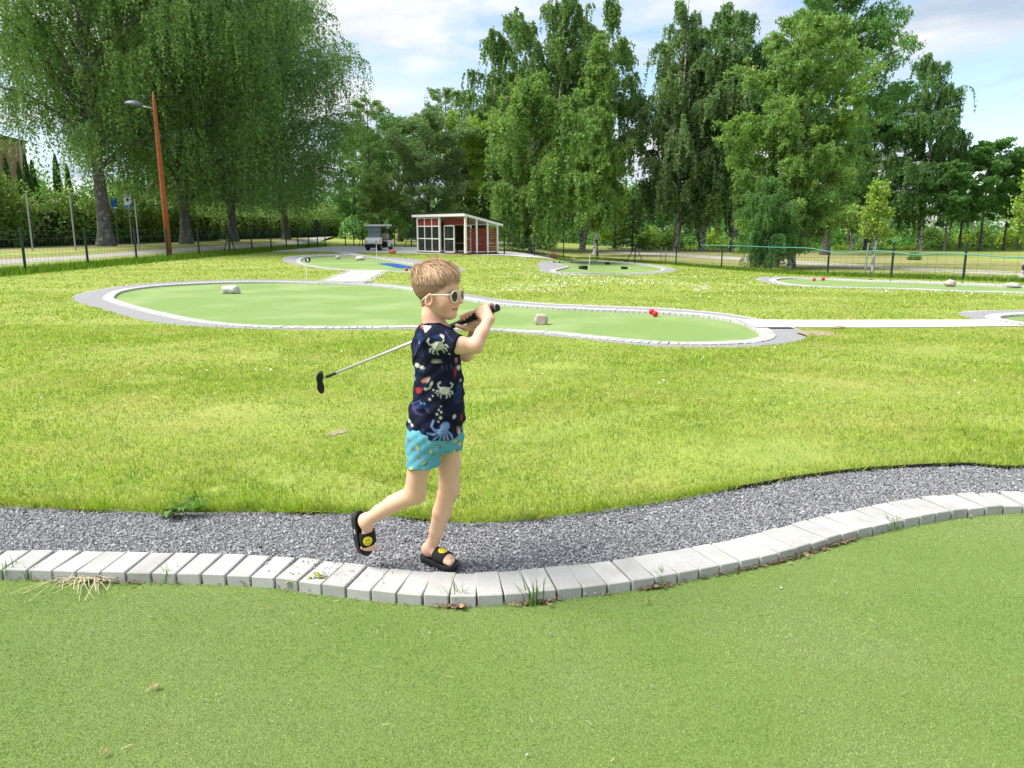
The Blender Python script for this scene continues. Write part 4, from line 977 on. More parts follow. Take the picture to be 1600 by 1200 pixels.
# tall galvanised posts of the ball-stop fence behind the hedge row and left
for px, d, h, lab in ((62, 32, 2.3, 'tall thin galvanised post left of the big birch, leftmost of three'), (128, 33.5, 2.3, 'tall thin galvanised post just left of the big birch trunk'), (226, 38, 2.4, 'tall thin galvanised post between the big birch and the lamp post')):
    x, y = xy(px, d); o = MB().tube([(0, 0, -0.2), (0, 0, h)], 0.035, 6).build('fence_post', M_galv); o.location = (x, y, float(terr(x, y))); tag(o, lab, 'post', 'galvanised posts before the hedge')
# teal rope sagging along the right fence
rope_px = [(1095, 383), (1150, 384), (1200, 386), (1260, 387.5), (1295, 393), (1320, 396), (1365, 392), (1397, 394), (1432, 398), (1470, 395.5), (1508, 397), (1562, 401), (1600, 402.5), (1660, 406)]
fx = np.array([v.x / v.y for v in rf]); fy = np.array([v.y for v in rf])
rp = []
for px, py in rope_px:
    u = (px - 800) / F_PX; Y = float(np.interp(u / CP, fx, fy)); rp.append(at(px, py, Y - 0.06))
tag(MB().tube(catmull(rp, False, 6), 0.016, 6).build('rope', M_rope, smooth=True), 'teal rope sagging along the right-hand fence', 'rope')

# ---- lamp post ----
b = np.array([*xy(272, 35.6), 0]); b[2] = float(terr(b[0], b[1]))
top = at(239, 143, 34.6)
e = empty('lamp_post', b); B = Vector(b); T = Vector(top) - B
mb = MB(); mb.tube([(0, 0, -0.2), T * 0.33, T * 0.66, T * 0.94, T], [0.13, 0.12, 0.10, 0.07, 0.015], 12); mb.build('pole', M_rust, e, smooth=True)
j = T * 0.905; mb = MB(); mb.tube([j, j + Vector((-0.35, 0, 0.05)), j + Vector((-0.55, 0, 0.11))], [0.035, 0.032, 0.03], 8); mb.build('arm', M_galv, e, smooth=True)
me = bpy.data.meshes.new('lamp_head'); bm = bmesh.new(); bmesh.ops.create_uvsphere(bm, u_segments=20, v_segments=12, radius=1)
for v in bm.verts:
    z = v.co.z; v.co = Vector((v.co.x * 0.40 * (1 - 0.25 * v.co.x * 0.5), v.co.y * 0.20, (z * 0.19 if z > 0 else z * 0.05)))
bm.to_mesh(me); bm.free(); o = link('lamp_head', me, M_lamp, e, smooth=True); o.location = j + Vector((-0.85, 0, 0.14)); o.rotation_euler = (0, math.radians(8), 0)
tag(e, 'leaning rust-brown lamp post with a grey shade on the left path', 'lamp post')

# ---- shed ----
SB = Vector((*xy(730, 41.2), 0)); SB.x = (730 - 800) / F_PX * 41.7; SB.y = 41.0
AL = math.radians(53)
d1 = Vector((-math.cos(AL), math.sin(AL), 0)); d2 = Vector((math.sin(AL), math.cos(AL), 0))
SH = empty('shed', SB); SH.rotation_euler = (0, 0, math.atan2(d1.y, d1.x))          # local +x runs along the glazed front to the left end, -y goes to the back
LF, LS, HF, HB = 5.0, 2.1, 2.03, 1.58
def zroof(yl): return HF + (HB - HF) * (-yl / LS)
def lbox(name, c, s, m, parent=SH, bevel=0.0): return MB().box(c, s).build(name, m, parent, bevel=bevel)
lbox('floor', (LF / 2, -LS / 2, 0.03), (LF + 0.05, LS + 0.05, 0.08), M_timber)
# roof slab, sloping to the back
mb = MB(); ov = 0.28; x0, x1, y0, y1 = -0.12, LF + 0.35, 0.12, -LS - 0.22
V = [(x0, y0, zroof(y0)), (x1, y0, zroof(y0)), (x1, y1, zroof(y1)), (x0, y1, zroof(y1))]
V2 = [(x, y, z + 0.06) for x, y, z in V]
mb.add(V + V2, [(3, 2, 1, 0), (4, 5, 6, 7), (0, 1, 5, 4), (1, 2, 6, 5), (2, 3, 7, 6), (3, 0, 4, 7)]); roof = mb.build('roof', M_white, SH)
mb = MB(); V3 = [(x + (0.02 if x > 1 else -0.02), y + (0.02 if y > 0 else -0.02), z + 0.063) for x, y, z in V]; V4 = [(x, y, z + 0.095) for x, y, z in V3]
mb.add(V3 + V4, [(3, 2, 1, 0), (4, 5, 6, 7), (0, 1, 5, 4), (1, 2, 6, 5), (2, 3, 7, 6), (3, 0, 4, 7)]); mb.build('roof_felt', M_roof, roof)
mb = MB(); mb.bar((x0, y0 + 0.012, zroof(y0) + 0.0), (x1, y0 + 0.012, zroof(y0) + 0.0), 0.02, 0.13); mb.build('fascia', M_white, roof)
mb = MB(); mb.bar((x0 - 0.012, y0, zroof(y0)), (x0 - 0.012, y1, zroof(y1)), 0.02, 0.12); mb.build('fascia', M_white, roof)
# posts: corner, glazed bay, side
def post(x, y, w=0.09): return lbox('post', (x, y, (zroof(y) + 0.07) / 2), (w, w, zroof(y) - 0.07), M_white)
post(0.0, 0.0, 0.10); post(2.55, 0.0, 0.10); post(4.95, 0.0, 0.08)
for yl in (-0.70, -1.40, -2.05): post(0.0, yl, 0.08)
post(4.95, -2.05, 0.08)
# three columns of panes with a red band above
cols = [2.60, 3.36, 4.14, 4.91]
for a, c in zip(cols[:-1], cols[1:]):
    wdt = c - a
    fr = MB()
    for z in (0.10, 0.80, 1.48, 1.93): fr.box(((a + c) / 2, 0.002, z), (wdt - 0.001, 0.05, 0.055))
    fr.box((c - 0.002 if c < 4.9 else c + 0.0, 0.004, 1.01), (0.055, 0.052, 1.9)); w = fr.build('window_frame', M_white, SH)
    for z0, z1 in ((0.128, 0.772), (0.828, 1.452)): lbox('pane', ((a + c) / 2, -0.004, (z0 + z1) / 2), (wdt - 0.06, 0.008, z1 - z0), M_glass, w)
    lbox('panel', ((a + c) / 2, -0.006, 1.705), (wdt - 0.06, 0.02, 0.39), M_red, w)
# fixed glazed leaf in the entrance
fr = MB()
for z in (0.10, 0.80, 1.50): fr.box((1.98, -0.25, z), (0.98, 0.05, 0.06))
for x_ in (1.49, 2.47): fr.box((x_, -0.252, 0.80), (0.07, 0.052, 1.44))
w = fr.build('window_frame', M_white, SH)
for z0, z1 in ((0.13, 0.77), (0.83, 1.47)): lbox('pane', (1.98, -0.256, (z0 + z1) / 2), (0.9, 0.008, z1 - z0), M_glass, w)
lbox('lintel', (1.27, -0.25, 1.72), (2.42, 0.05, 0.34), M_red)
# door standing open
fr = MB()
for z in (0.12, 0.80, 1.50): fr.box((0.55, -0.5, z), (0.62, 0.05, 0.07))
for x_ in (0.25, 0.85): fr.box((x_, -0.502, 0.81), (0.08, 0.052, 1.44))
w = fr.build('door', M_white, SH)
for z0, z1 in ((0.16, 0.76), (0.84, 1.46)): lbox('pane', (0.55, -0.506, (z0 + z1) / 2), (0.52, 0.008, z1 - z0), M_glass, w)
lbox('handle', (0.80, -0.46, 0.82), (0.03, 0.04, 0.12), M_galv, w)
# red board walls: side slats with gaps, solid back and left
z = 0.10
while z < 1.40:
    for ya, yb in ((-0.05, -0.66), (-0.74, -1.36), (-1.44, -2.01)):
        lbox('slat', (0.035, (ya + yb) / 2, z + random.gauss(0, 0.003)), (0.022, ya - yb, 0.062), M_red)
    z += 0.088
for i in range(10): lbox('board', (LF / 2 + 0.5, -LS + 0.03, 0.10 + 0.07 + i * 0.145), (LF - 1.1, 0.025, 0.138), M_timber)
for i in range(12): lbox('board', (LF + 0.02, -LS / 2, 0.17 + i * 0.145), (0.025, LS - 0.1, 0.138), M_red)
for i in range(0): lbox('board', (0.95 + 0.0, -0.75 - i * 0.14, 0.85), (0.02, 0.132, 1.5), M_timber)
tag(SH, 'small red and white golf shed with glazed front and sloping black roof', 'shed')
bt = MB(); bt.box((0, 0, 0.45), (0.5, 1.5, 0.06))
for sx in (-1, 1):
    for sy in (-1, 1): bt.box((sx * 0.2, sy * 0.65, 0.21), (0.06, 0.06, 0.42))
o = bt.build('bench', M_timber); o.matrix_world = SH.matrix_basis @ Matrix.Translation((3.6, -1.2, 0.07)) @ Matrix.Rotation(math.pi / 2, 4, 'Z'); tag(o, 'brown bench inside the shed behind the glass', 'bench')

# ---- golf cart ----
cb = gp(593, 391.2); GC = empty('golf_cart', cb); GC.scale = (0.9, 0.9, 0.95); GC.rotation_euler = (0, 0, math.atan2(-0.93, -0.30))     # local +x forward
def prof(poly, w, name, m, parent=GC, y=0.0, bevel=0.0, smooth=False):
    n = len(poly); V = [(x, y - w / 2, z) for x, z in poly] + [(x, y + w / 2, z) for x, z in poly]
    Fc = [tuple(range(n)), tuple(range(2 * n - 1, n - 1, -1))] + [(i, n + i, n + (i + 1) % n, (i + 1) % n) for i in range(n)]
    return MB().add(V, [f[::-1] for f in Fc]).build(name, m, parent, bevel=bevel, smooth=smooth)
prof([(1.12, 0.42), (1.18, 0.52), (1.14, 0.70), (0.95, 0.82), (0.62, 0.88), (0.60, 0.42)], 1.12, 'front_cowl', M_white, bevel=0.05)
prof([(1.14, 0.22), (1.18, 0.41), (0.58, 0.41), (0.5, 0.26), (-0.3, 0.26), (-0.3, 0.20), (0.5, 0.18)], 1.08, 'chassis', M_black)
prof([(-0.30, 0.24), (-0.30, 0.62), (-0.45, 0.68), (-1.15, 0.66), (-1.2, 0.38), (-1.05, 0.24)], 1.10, 'rear_body', M_white, bevel=0.04)
prof([(0.0, 0.24), (0.0, 0.56), (-0.32, 0.56), (-0.32, 0.24)], 1.0, 'seat_box', M_black)
prof([(0.05, 0.57), (0.05, 0.69), (-0.44, 0.69), (-0.44, 0.57)], 1.02, 'seat', M_seat, bevel=0.03)
prof([(-0.40, 0.72), (-0.48, 1.10), (-0.58, 1.10), (-0.50, 0.72)], 1.02, 'backrest', M_seat, bevel=0.03)
prof([(1.0, 1.58), (1.0, 1.67), (-0.82, 1.69), (-0.82, 1.58)], 1.2, 'roof', M_white, bevel=0.022)
for sy in (-1, 1):
    MB().tube([(0.72, sy * 0.5, 0.84), (0.62, sy * 0.5, 1.61)], 0.022, 6).build('strut', M_black, GC)
    MB().tube([(-0.60, sy * 0.5, 0.66), (-0.68, sy * 0.5, 1.61)], 0.022, 6).build('strut', M_black, GC)
    o = MB().tube([(0, -0.02, 0), (0, 0.02, 0)], 0.06, 10).build('headlight', M_galv, GC); o.location = (1.165, sy * 0.38, 0.60); o.rotation_euler = (0, 0, math.pi / 2)
ws = prof([(0.735, 0.86), (0.645, 1.60), (0.637, 1.60), (0.727, 0.86)], 1.0, 'windscreen', M_screen)
MB().bar((0.687, -0.5, 1.21), (0.687, 0.5, 1.21), 0.02, 0.02).build('windscreen_bar', M_black, ws)
pts = [(0.38 + 0.10 * math.sin(t) * 0.5, 0.26 + 0.17 * math.cos(t), 0.95 + 0.15 * math.sin(t)) for t in np.linspace(0, 2 * math.pi, 17)]
MB().tube(pts, 0.015, 6, cap=False).build('steering_wheel', M_black, GC); MB().tube([(0.70, 0.26, 0.72), (0.40, 0.26, 0.95)], 0.02, 6).build('steering_column', M_black, GC)
wm = MB(); ts = np.linspace(-0.09, 0.09, 5); wm.tube([(0, t, 0) for t in ts], [0.19, 0.225, 0.228, 0.225, 0.19], 18)
for sx in (0.80, -0.82):
    for sy in (-1, 1):
        wh = wm.build('wheel', M_tyre, GC, smooth=False); wh.location = (sx, sy * 0.47, 0.225)
        rm = MB().tube([(0, -0.012, 0), (0, 0.012, 0)], 0.115, 12).build('rim', M_galv, wh); rm.location = (0, sy * 0.09, 0)
tag(GC, 'white golf cart with roof and windscreen parked beside the shed', 'golf cart')

# ---- flags, stones, balls ----
def flagstick(px0, py0, px1, py1, label, disc=False):
    b = gp(px0, py0, -0.045); Y = b.y; t = at(px1, py1, Y); e = empty('flagstick', b); h = float(t[2] - b.z); dx = float(t[0] - b.x)
    MB().tube([(0, 0, -0.05), (dx, 0, h)], 0.011, 8).build('stick', M_white, e)
    if disc:
        d = MB().tube([(0, 0.016, 0), (0, -0.016, 0)], 0.062, 20).build('number_disc', M_flag, e); d.location = (dx + 0.03, 0, h + 0.03)
        me = bpy.data.meshes.new('digit'); n = 24; V = []
        for k in range(n): a = 2 * math.pi * k / n; V.append((0.020 * math.cos(a) - 0.010 * math.sin(a), -0.0175, 0.040 * math.sin(a)))
        me.from_pydata(V, [], [tuple(range(n))]); me.update(); link('digit', me, M_white, d)
    return tag(e, label, 'flagstick')
flagstick(478.7, 454, 479, 408, 'white flagstick with a dark round number disc on the middle green', True)
flagstick(589, 406, 588, 381, 'plain white flagstick on the green with the blue patch')
flagstick(920, 423, 921.5, 399, 'plain white flagstick on the far green with the black blocks')
def rock(px, py, w_px, h_px, mat_, label, seed, name='boulder', cat='boulder', dz=-0.045, blocky=0.0, depth=0.8):
    c = gp(px, py, dz); s = c.y / CP / F_PX; rg = np.random.default_rng(seed)
    me = bpy.data.meshes.new(name); bm = bmesh.new(); bmesh.ops.create_icosphere(bm, subdivisions=3, radius=1)
    ph = rg.uniform(0, 6, 9)
    for v in bm.verts:
        p = v.co.copy(); k = 1 + 0.10 * math.sin(3 * p.x + ph[0]) * math.sin(2.5 * p.y + ph[1]) + 0.08 * math.sin(5 * p.z + ph[2] + 3 * p.x) + 0.04 * math.sin(9 * p.y + ph[3] + 7 * p.x)
        if blocky: p = Vector([math.copysign(abs(q) ** (1 - blocky), q) for q in p])
        v.co = Vector((p.x * k * w_px * s / 2, p.y * k * w_px * s / 2 * depth, (p.z * k * 0.5 + 0.42) * h_px * s))
    bm.to_mesh(me); bm.free(); o = link(name, me, mat_, smooth=True); o.location = c
    return tag(o, label, cat)
rock(360.5, 458.5, 27, 13, M_stone_w, 'white boulder on the left half of the middle green', 1, blocky=0.35)
rock(845.5, 507, 21, 17, M_stone_p, 'squat pinkish-grey boulder on the middle green right of the boy', 2, blocky=0.5)
rock(528, 405, 8, 6, M_stone_p, 'small pinkish stone on the green with the blue patch', 3)
rock(563, 407, 15, 7, M_stone_w, 'small grey-white stone on the green with the blue patch', 4)
rock(1484, 448, 18, 11, M_stone_p, 'pinkish boulder on the long far green by the fence', 5)
rock(1582, 450, 22, 9, M_stone_w, 'pale boulder at the right end of the long far green', 6)
rock(613, 396.5, 11, 7, M_stone_r, 'reddish boulder at the edge of the terrace by the golf cart', 7, dz=0)
rock(864.5, 403.5, 11, 7.5, M_stone_r, 'orange-red boulder at the end of the terrace, right of the low birch', 8, dz=0)
for px, py, w, h, lab, sd in ((911.5, 421, 13, 6, 'largest black block on the far green', 11), (949, 413.5, 7, 4.5, 'small black block at the back of the far green', 12), (975.5, 420.5, 10.5, 4, 'flat black block on the right of the far green', 13)):
    rock(px, py, w, h, M_black, lab, sd, 'rubber_block', 'block', blocky=0.55)
for px, lab, sd in ((865, 'dark pebble at the left tip of the far green', 21), (874.5, 'second dark pebble behind the far green', 22), (893, 'dark pebble near the yellow cane', 23)):
    rock(px, 410.3, 3, 2.4, M_black, lab, sd, 'stone', 'stone', dz=0)
rock(1310, 514, 22, 5, M_soil, 'low crust of earth beside the concrete walk', 24, 'earth_clod', 'earth', dz=0, depth=0.4)
def ball(px, py, dpx, label):
    c = gp(px, py + dpx / 2, -0.045); r = dpx / 2 * c.y / CP / F_PX
    me = bpy.data.meshes.new('ball'); bm = bmesh.new(); bmesh.ops.create_uvsphere(bm, u_segments=20, v_segments=14, radius=r); bm.to_mesh(me); bm.free()
    o = link('ball', me, M_ball, smooth=True); o.location = c + Vector((0, 0, r)); tag(o, label, 'ball', 'red balls on the greens')
ball(1018, 487, 8.5, 'red ball on the middle green, the further of the touching pair'); ball(1023.5, 490.5, 9, 'red ball on the middle green, the nearer of the touching pair')
ball(1272, 436.8, 5, 'left red ball on the long far green'); ball(1286, 435.8, 5.5, 'right red ball on the long far green'); ball(635, 421.5, 5, 'dark red ball at the kerb below the blue patch')
o = MB().tube([at(892, 397, 40.0), at(894.5, 402, 40.0), at(900, 405.5, 40.0)], 0.02, 5).build('cane', M_straw); tag(o, 'bent yellow cane behind the far green', 'cane')
# stakes round the saplings
for px, py, h, lab in ((1351, 432, 1.15, 'grey stake left of the bright sapling'), (1363, 433, 1.2, 'grey stake right of the bright sapling'), (1032, 409, 0.9, 'wooden stake of the tree guard right of the braced fence post'), (1039.5, 409, 0.9, 'second wooden stake of the tree guard')):
    c = gp(px, py); s = c.y / F_PX; o = MB().tube([(0, 0, -0.1), (0.03, 0, h)], 0.03, 6).build('stake', M_galv); o.location = c; tag(o, lab, 'stake')

# ---- signs and building behind the left birches ----
def sign(px, py, Y, w, h, label, kind):
    c = at(px, py, Y); e = empty('road_sign', (c[0], c[1], float(terr(c[0], c[1])))); hz = float(c[2] - terr(c[0], c[1]))
    MB().tube([(0, 0.03, -0.2), (0, 0.03, hz + h / 2)], 0.03, 8).build('post', M_galv, e)
    pl = MB().box((0, 0, hz), (w, 0.02, h)).build('plate', M_signw if kind else M_signb, e)
    if kind:
        MB().box((0, -0.013, hz - h * 0.36), (w * 0.97, 0.004, h * 0.24)).build('blue_band', M_signb, pl)
        MB().box((0, -0.013, hz + h * 0.40), (w * 0.8, 0.004, h * 0.06)).build('mark', M_signb, pl)
        mk = MB(); mk.box((0.0, -0.013, hz + h * 0.18), (w * 0.28, 0.004, h * 0.16)); mk.box((w * 0.05, -0.013, hz + h * 0.07), (w * 0.4, 0.004, h * 0.04)); mk.build('pictogram', M_signk, pl)
        aw = MB(); aw.box((-w * 0.28, -0.0165, hz - h * 0.36), (w * 0.12, 0.003, h * 0.07)); aw.box((w * 0.1, -0.0165, hz - h * 0.36), (w * 0.36, 0.003, h * 0.05)); aw.build('print', M_signw, pl)
    else:
        MB().box((0, -0.013, hz - h * 0.42), (w * 0.97, 0.004, h * 0.12)).build('white_edge', M_signw, pl)
    return tag(e, label, 'road sign')
sign(199.5, 315.5, 45, 0.42, 0.78, 'white sign with a pictogram and blue band right of the big birch trunk', 1)
sign(178, 317.5, 46, 0.34, 0.62, 'blue sign half hidden by the big birch trunk', 0)
o = MB().tube([(0, 0, 0), (0, 0, 13)], [0.08, 0.05], 8).build('mast', M_galv); x, y = xy(62, 75); o.location = (x, y, 0.4); tag(o, 'thin grey mast behind the thujas at the left', 'mast')
BU = empty('building', (*xy(-60, 84), 0.4)); BU.rotation_euler = (0, 0, 0.15)
MB().box((0, 0, 5), (13.4, 8, 10.4)).build('wall', M_brick, BU)
MB().box((0, 0, 10.35), (13.8, 8.4, 0.3)).build('roof', M_roof, BU)
for fx_ in range(5):
    for fz in range(3):
        wf = MB().box((-5.2 + fx_ * 2.6, -4.02, 1.6 + fz * 3.2), (1.5, 0.1, 1.6)).build('window', M_white, BU)
        for s in (-1, 1): MB().box((-5.2 + fx_ * 2.6 + s * 0.35, -4.075, 1.6 + fz * 3.2), (0.64, 0.03, 1.46)).build('pane', M_winglass, wf)
tag(BU, 'brick building with tall windows at the left edge behind the thujas', 'building')
# ------------------------------------------------------------------ the boy
M_skin = material('skin', (0.6, 0.38, 0.27), (0.70, 0.36, 0.26), scale=28, detail=6, lo=0.5, hi=0.95, attr='Col', bump=0.08, bump_scale=700, rough=0.5, spec=0.35, sss=0.12)
M_shirt = material('shirt_cloth', (0.01, 0.01, 0.03), attr='Col', rough=0.9, spec=0.15, bump=0.12, bump_scale=900)
M_shorts = material('shorts_cloth', (0.1, 0.4, 0.5), attr='Col', rough=0.85, spec=0.15, bump=0.12, bump_scale=900)
M_hair = material('blond_hair', (0.50, 0.325, 0.19), attr='Col', rough=0.5, island=0.25, spec=0.3)
M_haircap = material('blond_scalp_hair', (0.34, 0.215, 0.125), (0.26, 0.165, 0.095), scale=60, rough=0.7)
M_cream = material('cream_plastic', (0.80, 0.72, 0.60), rough=0.35)
M_lens = material('dark_lens', (0.015, 0.015, 0.02), rough=0.12, spec=0.35)
M_slide = material('black_slide_rubber', (0.016, 0.018, 0.021), (0.022, 0.024, 0.028), scale=60, rough=0.6)
M_strap = material('black_strap', (0.009, 0.009, 0.010), rough=0.75)
M_badge = material('smiley_rubber', (0.8, 0.7, 0.02), attr='Col', rough=0.5)
M_shaft = material('steel_shaft', (0.62, 0.62, 0.62), rough=0.38, metallic=0.6)
M_grip = material('black_grip', (0.014, 0.014, 0.015), (0.022, 0.022, 0.023), scale=90, rough=0.65)

def f32(a): return np.asarray(a, np.float32)
def capsule(P, a, b, r1, r2=None):
    a, b = f32(a), f32(b); r2 = r1 if r2 is None else r2
    ba = b - a; pa = P - a
    h = np.clip((pa @ ba) / (ba @ ba + 1e-9), 0, 1)
    return np.linalg.norm(pa - h[:, None] * ba, axis=1) - (r1 + (r2 - r1) * h)
def ellipsoid(P, c, r):
    q = (P - f32(c)); r = f32(r)
    k0 = np.linalg.norm(q / r, axis=1); k1 = np.linalg.norm(q / (r * r), axis=1)
    return k0 * (k0 - 1) / np.maximum(k1, 1e-6)
def smin(a, b, k):
    h = np.clip(0.5 + 0.5 * (b - a) / k, 0, 1)
    return b + (a - b) * h - k * h * (1 - h)
def smax(a, b, k): return -smin(-a, -b, k)
def sdf_mesh(f, lo, hi, h, name):
    """surface of f=0 by surface nets on a grid that is only filled near the surface"""
    lo, hi = f32(lo), f32(hi); B = 8
    nb = np.ceil((hi - lo) / (h * B)).astype(int); n = nb * B + 1
    cb = np.stack(np.meshgrid(*[np.arange(k) for k in nb], indexing='ij'), -1).reshape(-1, 3)
    cc = lo + (cb + 0.5) * B * h
    dc = f(f32(cc)); near = np.abs(dc) < B * h * 0.5 * 1.9 + 0.004
    G = np.repeat(np.repeat(np.repeat(np.where(dc < 0, -1.0, 1.0).reshape(nb).astype(np.float32), B, 0), B, 1), B, 2)
    G = np.pad(G, ((0, 1),) * 3, mode='edge')
    loc = np.stack(np.meshgrid(*[np.arange(B + 1)] * 3, indexing='ij'), -1).reshape(-1, 3)
    nbk = cb[near]
    for s in range(0, len(nbk), 600):
        ii = (nbk[s:s + 600, None, :] * B + loc[None]).reshape(-1, 3)
        G[ii[:, 0], ii[:, 1], ii[:, 2]] = f(f32(lo + ii * h))
    S = G < 0
    c = np.zeros(tuple(np.array(G.shape) - 1), np.int8)
    for dx in (0, 1):
        for dy in (0, 1):
            for dz in (0, 1): c += S[dx:dx + c.shape[0], dy:dy + c.shape[1], dz:dz + c.shape[2]]
    I = np.argwhere((c > 0) & (c < 8))
    idx = -np.ones(c.shape, np.int32); idx[I[:, 0], I[:, 1], I[:, 2]] = np.arange(len(I))
    acc = np.zeros((len(I), 3)); cnt = np.zeros(len(I))
    cor = [(x, y, z) for x in (0, 1) for y in (0, 1) for z in (0, 1)]
    val = {q: G[I[:, 0] + q[0], I[:, 1] + q[1], I[:, 2] + q[2]] for q in cor}
    for q in cor:
        for ax in range(3):
            if q[ax] == 0:
                p2 = list(q); p2[ax] = 1; p2 = tuple(p2); a, b = val[q], val[p2]; m = (a < 0) != (b < 0)
                t = a[m] / (a[m] - b[m]); pt = np.tile(np.array(q, float), (m.sum(), 1)); pt[:, ax] += t
                acc[m] += pt; cnt[m] += 1
    V = lo + (I + acc / cnt[:, None]) * h
    Q = []
    for ax in range(3):
        o1, o2 = (ax + 1) % 3, (ax + 2) % 3
        s0 = [slice(None)] * 3; s1 = [slice(None)] * 3; s0[ax] = slice(0, -1); s1[ax] = slice(1, None)
        a, b = S[tuple(s0)], S[tuple(s1)]; E = np.argwhere(a != b)
        E = E[(E[:, o1] > 0) & (E[:, o2] > 0) & (E[:, o1] < c.shape[o1]) & (E[:, o2] < c.shape[o2])]
        sg = a[E[:, 0], E[:, 1], E[:, 2]]
        def ci(d1_, d2_):
            k = E.copy(); k[:, o1] += d1_; k[:, o2] += d2_; return idx[k[:, 0], k[:, 1], k[:, 2]]
        q = np.stack([ci(-1, -1), ci(0, -1), ci(0, 0), ci(-1, 0)], 1)
        q[~sg] = q[~sg][:, ::-1]; Q.append(q)
    Q = np.vstack(Q); Q = Q[(Q >= 0).all(1)]
    return np_mesh(name, V, Q, 4), V
def cat_pts(*pts): return [f32(p) for p in pts]

YB = 2.90                                   # the plane of the boy's spine
MPP = 2.935 / F_PX
Hc = at(683, 449, YB)
psi = math.radians(22)
Hf = f32((math.cos(psi), -math.sin(psi), -0.03)); Hf /= np.linalg.norm(Hf)
Hl = f32((math.sin(psi), math.cos(psi), 0)); Hu = np.cross(Hf, Hl); Hu /= np.linalg.norm(Hu)
HR = np.stack([Hf, Hl, Hu])                 # rows: local axes in world
def to_head(P): return (P - f32(Hc)) @ HR.T
def from_head(p): return np.asarray(p) @ HR + Hc
def head_sdf(P):
    q = to_head(P); qs = q.copy(); qs[:, 1] = np.abs(qs[:, 1])
    d = ellipsoid(q, (-0.008, 0, 0.018), (0.088, 0.073, 0.079))
    d = smin(d, ellipsoid(q, (0.018, 0, -0.022), (0.066, 0.058, 0.074)), 0.02)
    d = smin(d, ellipsoid(q, (0.030, 0, -0.068), (0.046, 0.043, 0.046)), 0.02)
    d = smin(d, capsule(qs, (0.0, 0.050, -0.058), (0.052, 0.018, -0.098), 0.015, 0.015), 0.016)
    d = smin(d, ellipsoid(q, (0.060, 0, -0.098), (0.020, 0.020, 0.018)), 0.016)
    d = smin(d, ellipsoid(qs, (0.050, 0.034, -0.050), (0.028, 0.026, 0.028)), 0.02)
    d = smin(d, capsule(q, (0.080, 0, -0.012), (0.0995, 0, -0.047), 0.0065, 0.0095), 0.008)
    d = smin(d, ellipsoid(qs, (0.087, 0.009, -0.048), (0.009, 0.007, 0.006)), 0.006)
    d = smin(d, ellipsoid(q, (0.0765, 0, -0.0705), (0.0125, 0.018, 0.005)), 0.005)
    d = smin(d, ellipsoid(q, (0.0750, 0, -0.0800), (0.0115, 0.016, 0.0055)), 0.005)
    d = smax(d, -ellipsoid(q, (0.0905, 0, -0.0755), (0.010, 0.017, 0.0017)), 0.003)
    d = smax(d, -ellipsoid(qs, (0.088, 0.030, -0.020), (0.014, 0.016, 0.010)), 0.012)
    # ears
    e = qs - f32((0.006, 0.071, -0.042)); ca, sa = math.cos(0.22), math.sin(0.22)
    e = np.stack([e[:, 0] * ca - e[:, 2] * sa, e[:, 1] - 0.25 * np.maximum(0, -e[:, 0]), e[:, 0] * sa + e[:, 2] * ca], 1)
    ear = ellipsoid(e, (0, 0.004, 0), (0.0155, 0.008, 0.0275))
    ear = smax(ear, -ellipsoid(e, (0.003, 0.0105, 0.003), (0.0095, 0.0085, 0.0175)), 0.003)
    d = smin(d, ear, 0.006)
    return d
def footframe(heel, fwd, up):
    f = f32(fwd) / np.linalg.norm(fwd); u = f32(up) - f * (f32(up) @ f); u /= np.linalg.norm(u); l = np.cross(u, f)
    return f32(heel), np.stack([f, l, u])
gh, gt = gp(661, 872.5, 0.0), gp(717, 890.5, 0.0)
FARF = footframe((gh.x, gh.y, -0.004), (gt.x - gh.x, gt.y - gh.y, 0.0), (0, 0, 1))
n_h, n_t = at(553.5, 801, 2.955), at(569.5, 872, 2.965)
NEARF = footframe(n_h, n_t - n_h, (0.82, -0.50, 0.2))
ANK_F, ANK_N = at(677, 846, 2.995), at(576, 810.5, 2.93)
def tofoot(P, fr): return (P - fr[0]) @ fr[1].T
SOLE = 0.023
def foot_sdf(P, fr, side):
    q = tofoot(P, fr); q = q * f32((1, side, 1))
    d = ellipsoid(q, (0.030, 0, SOLE + 0.028), (0.029, 0.025, 0.030))
    d = smin(d, capsule(q, (0.045, 0, SOLE + 0.032), (0.120, 0.004, SOLE + 0.018), 0.024, 0.017), 0.02)
    d = smin(d, ellipsoid(q, (0.118, 0.002, SOLE + 0.017), (0.040, 0.035, 0.018)), 0.02)
    for y, x1, r in ((0.024, 0.170, 0.0125), (0.007, 0.168, 0.0085), (-0.007, 0.162, 0.008), (-0.019, 0.154, 0.0075), (-0.030, 0.143, 0.0075)):
        d = smin(d, capsule(q, (0.128, y * 0.9, SOLE + 0.014), (x1 - 0.004, y, SOLE + r), r, r), 0.004)
    return smax(d, (SOLE - 0.001) - q[:, 2], 0.004)

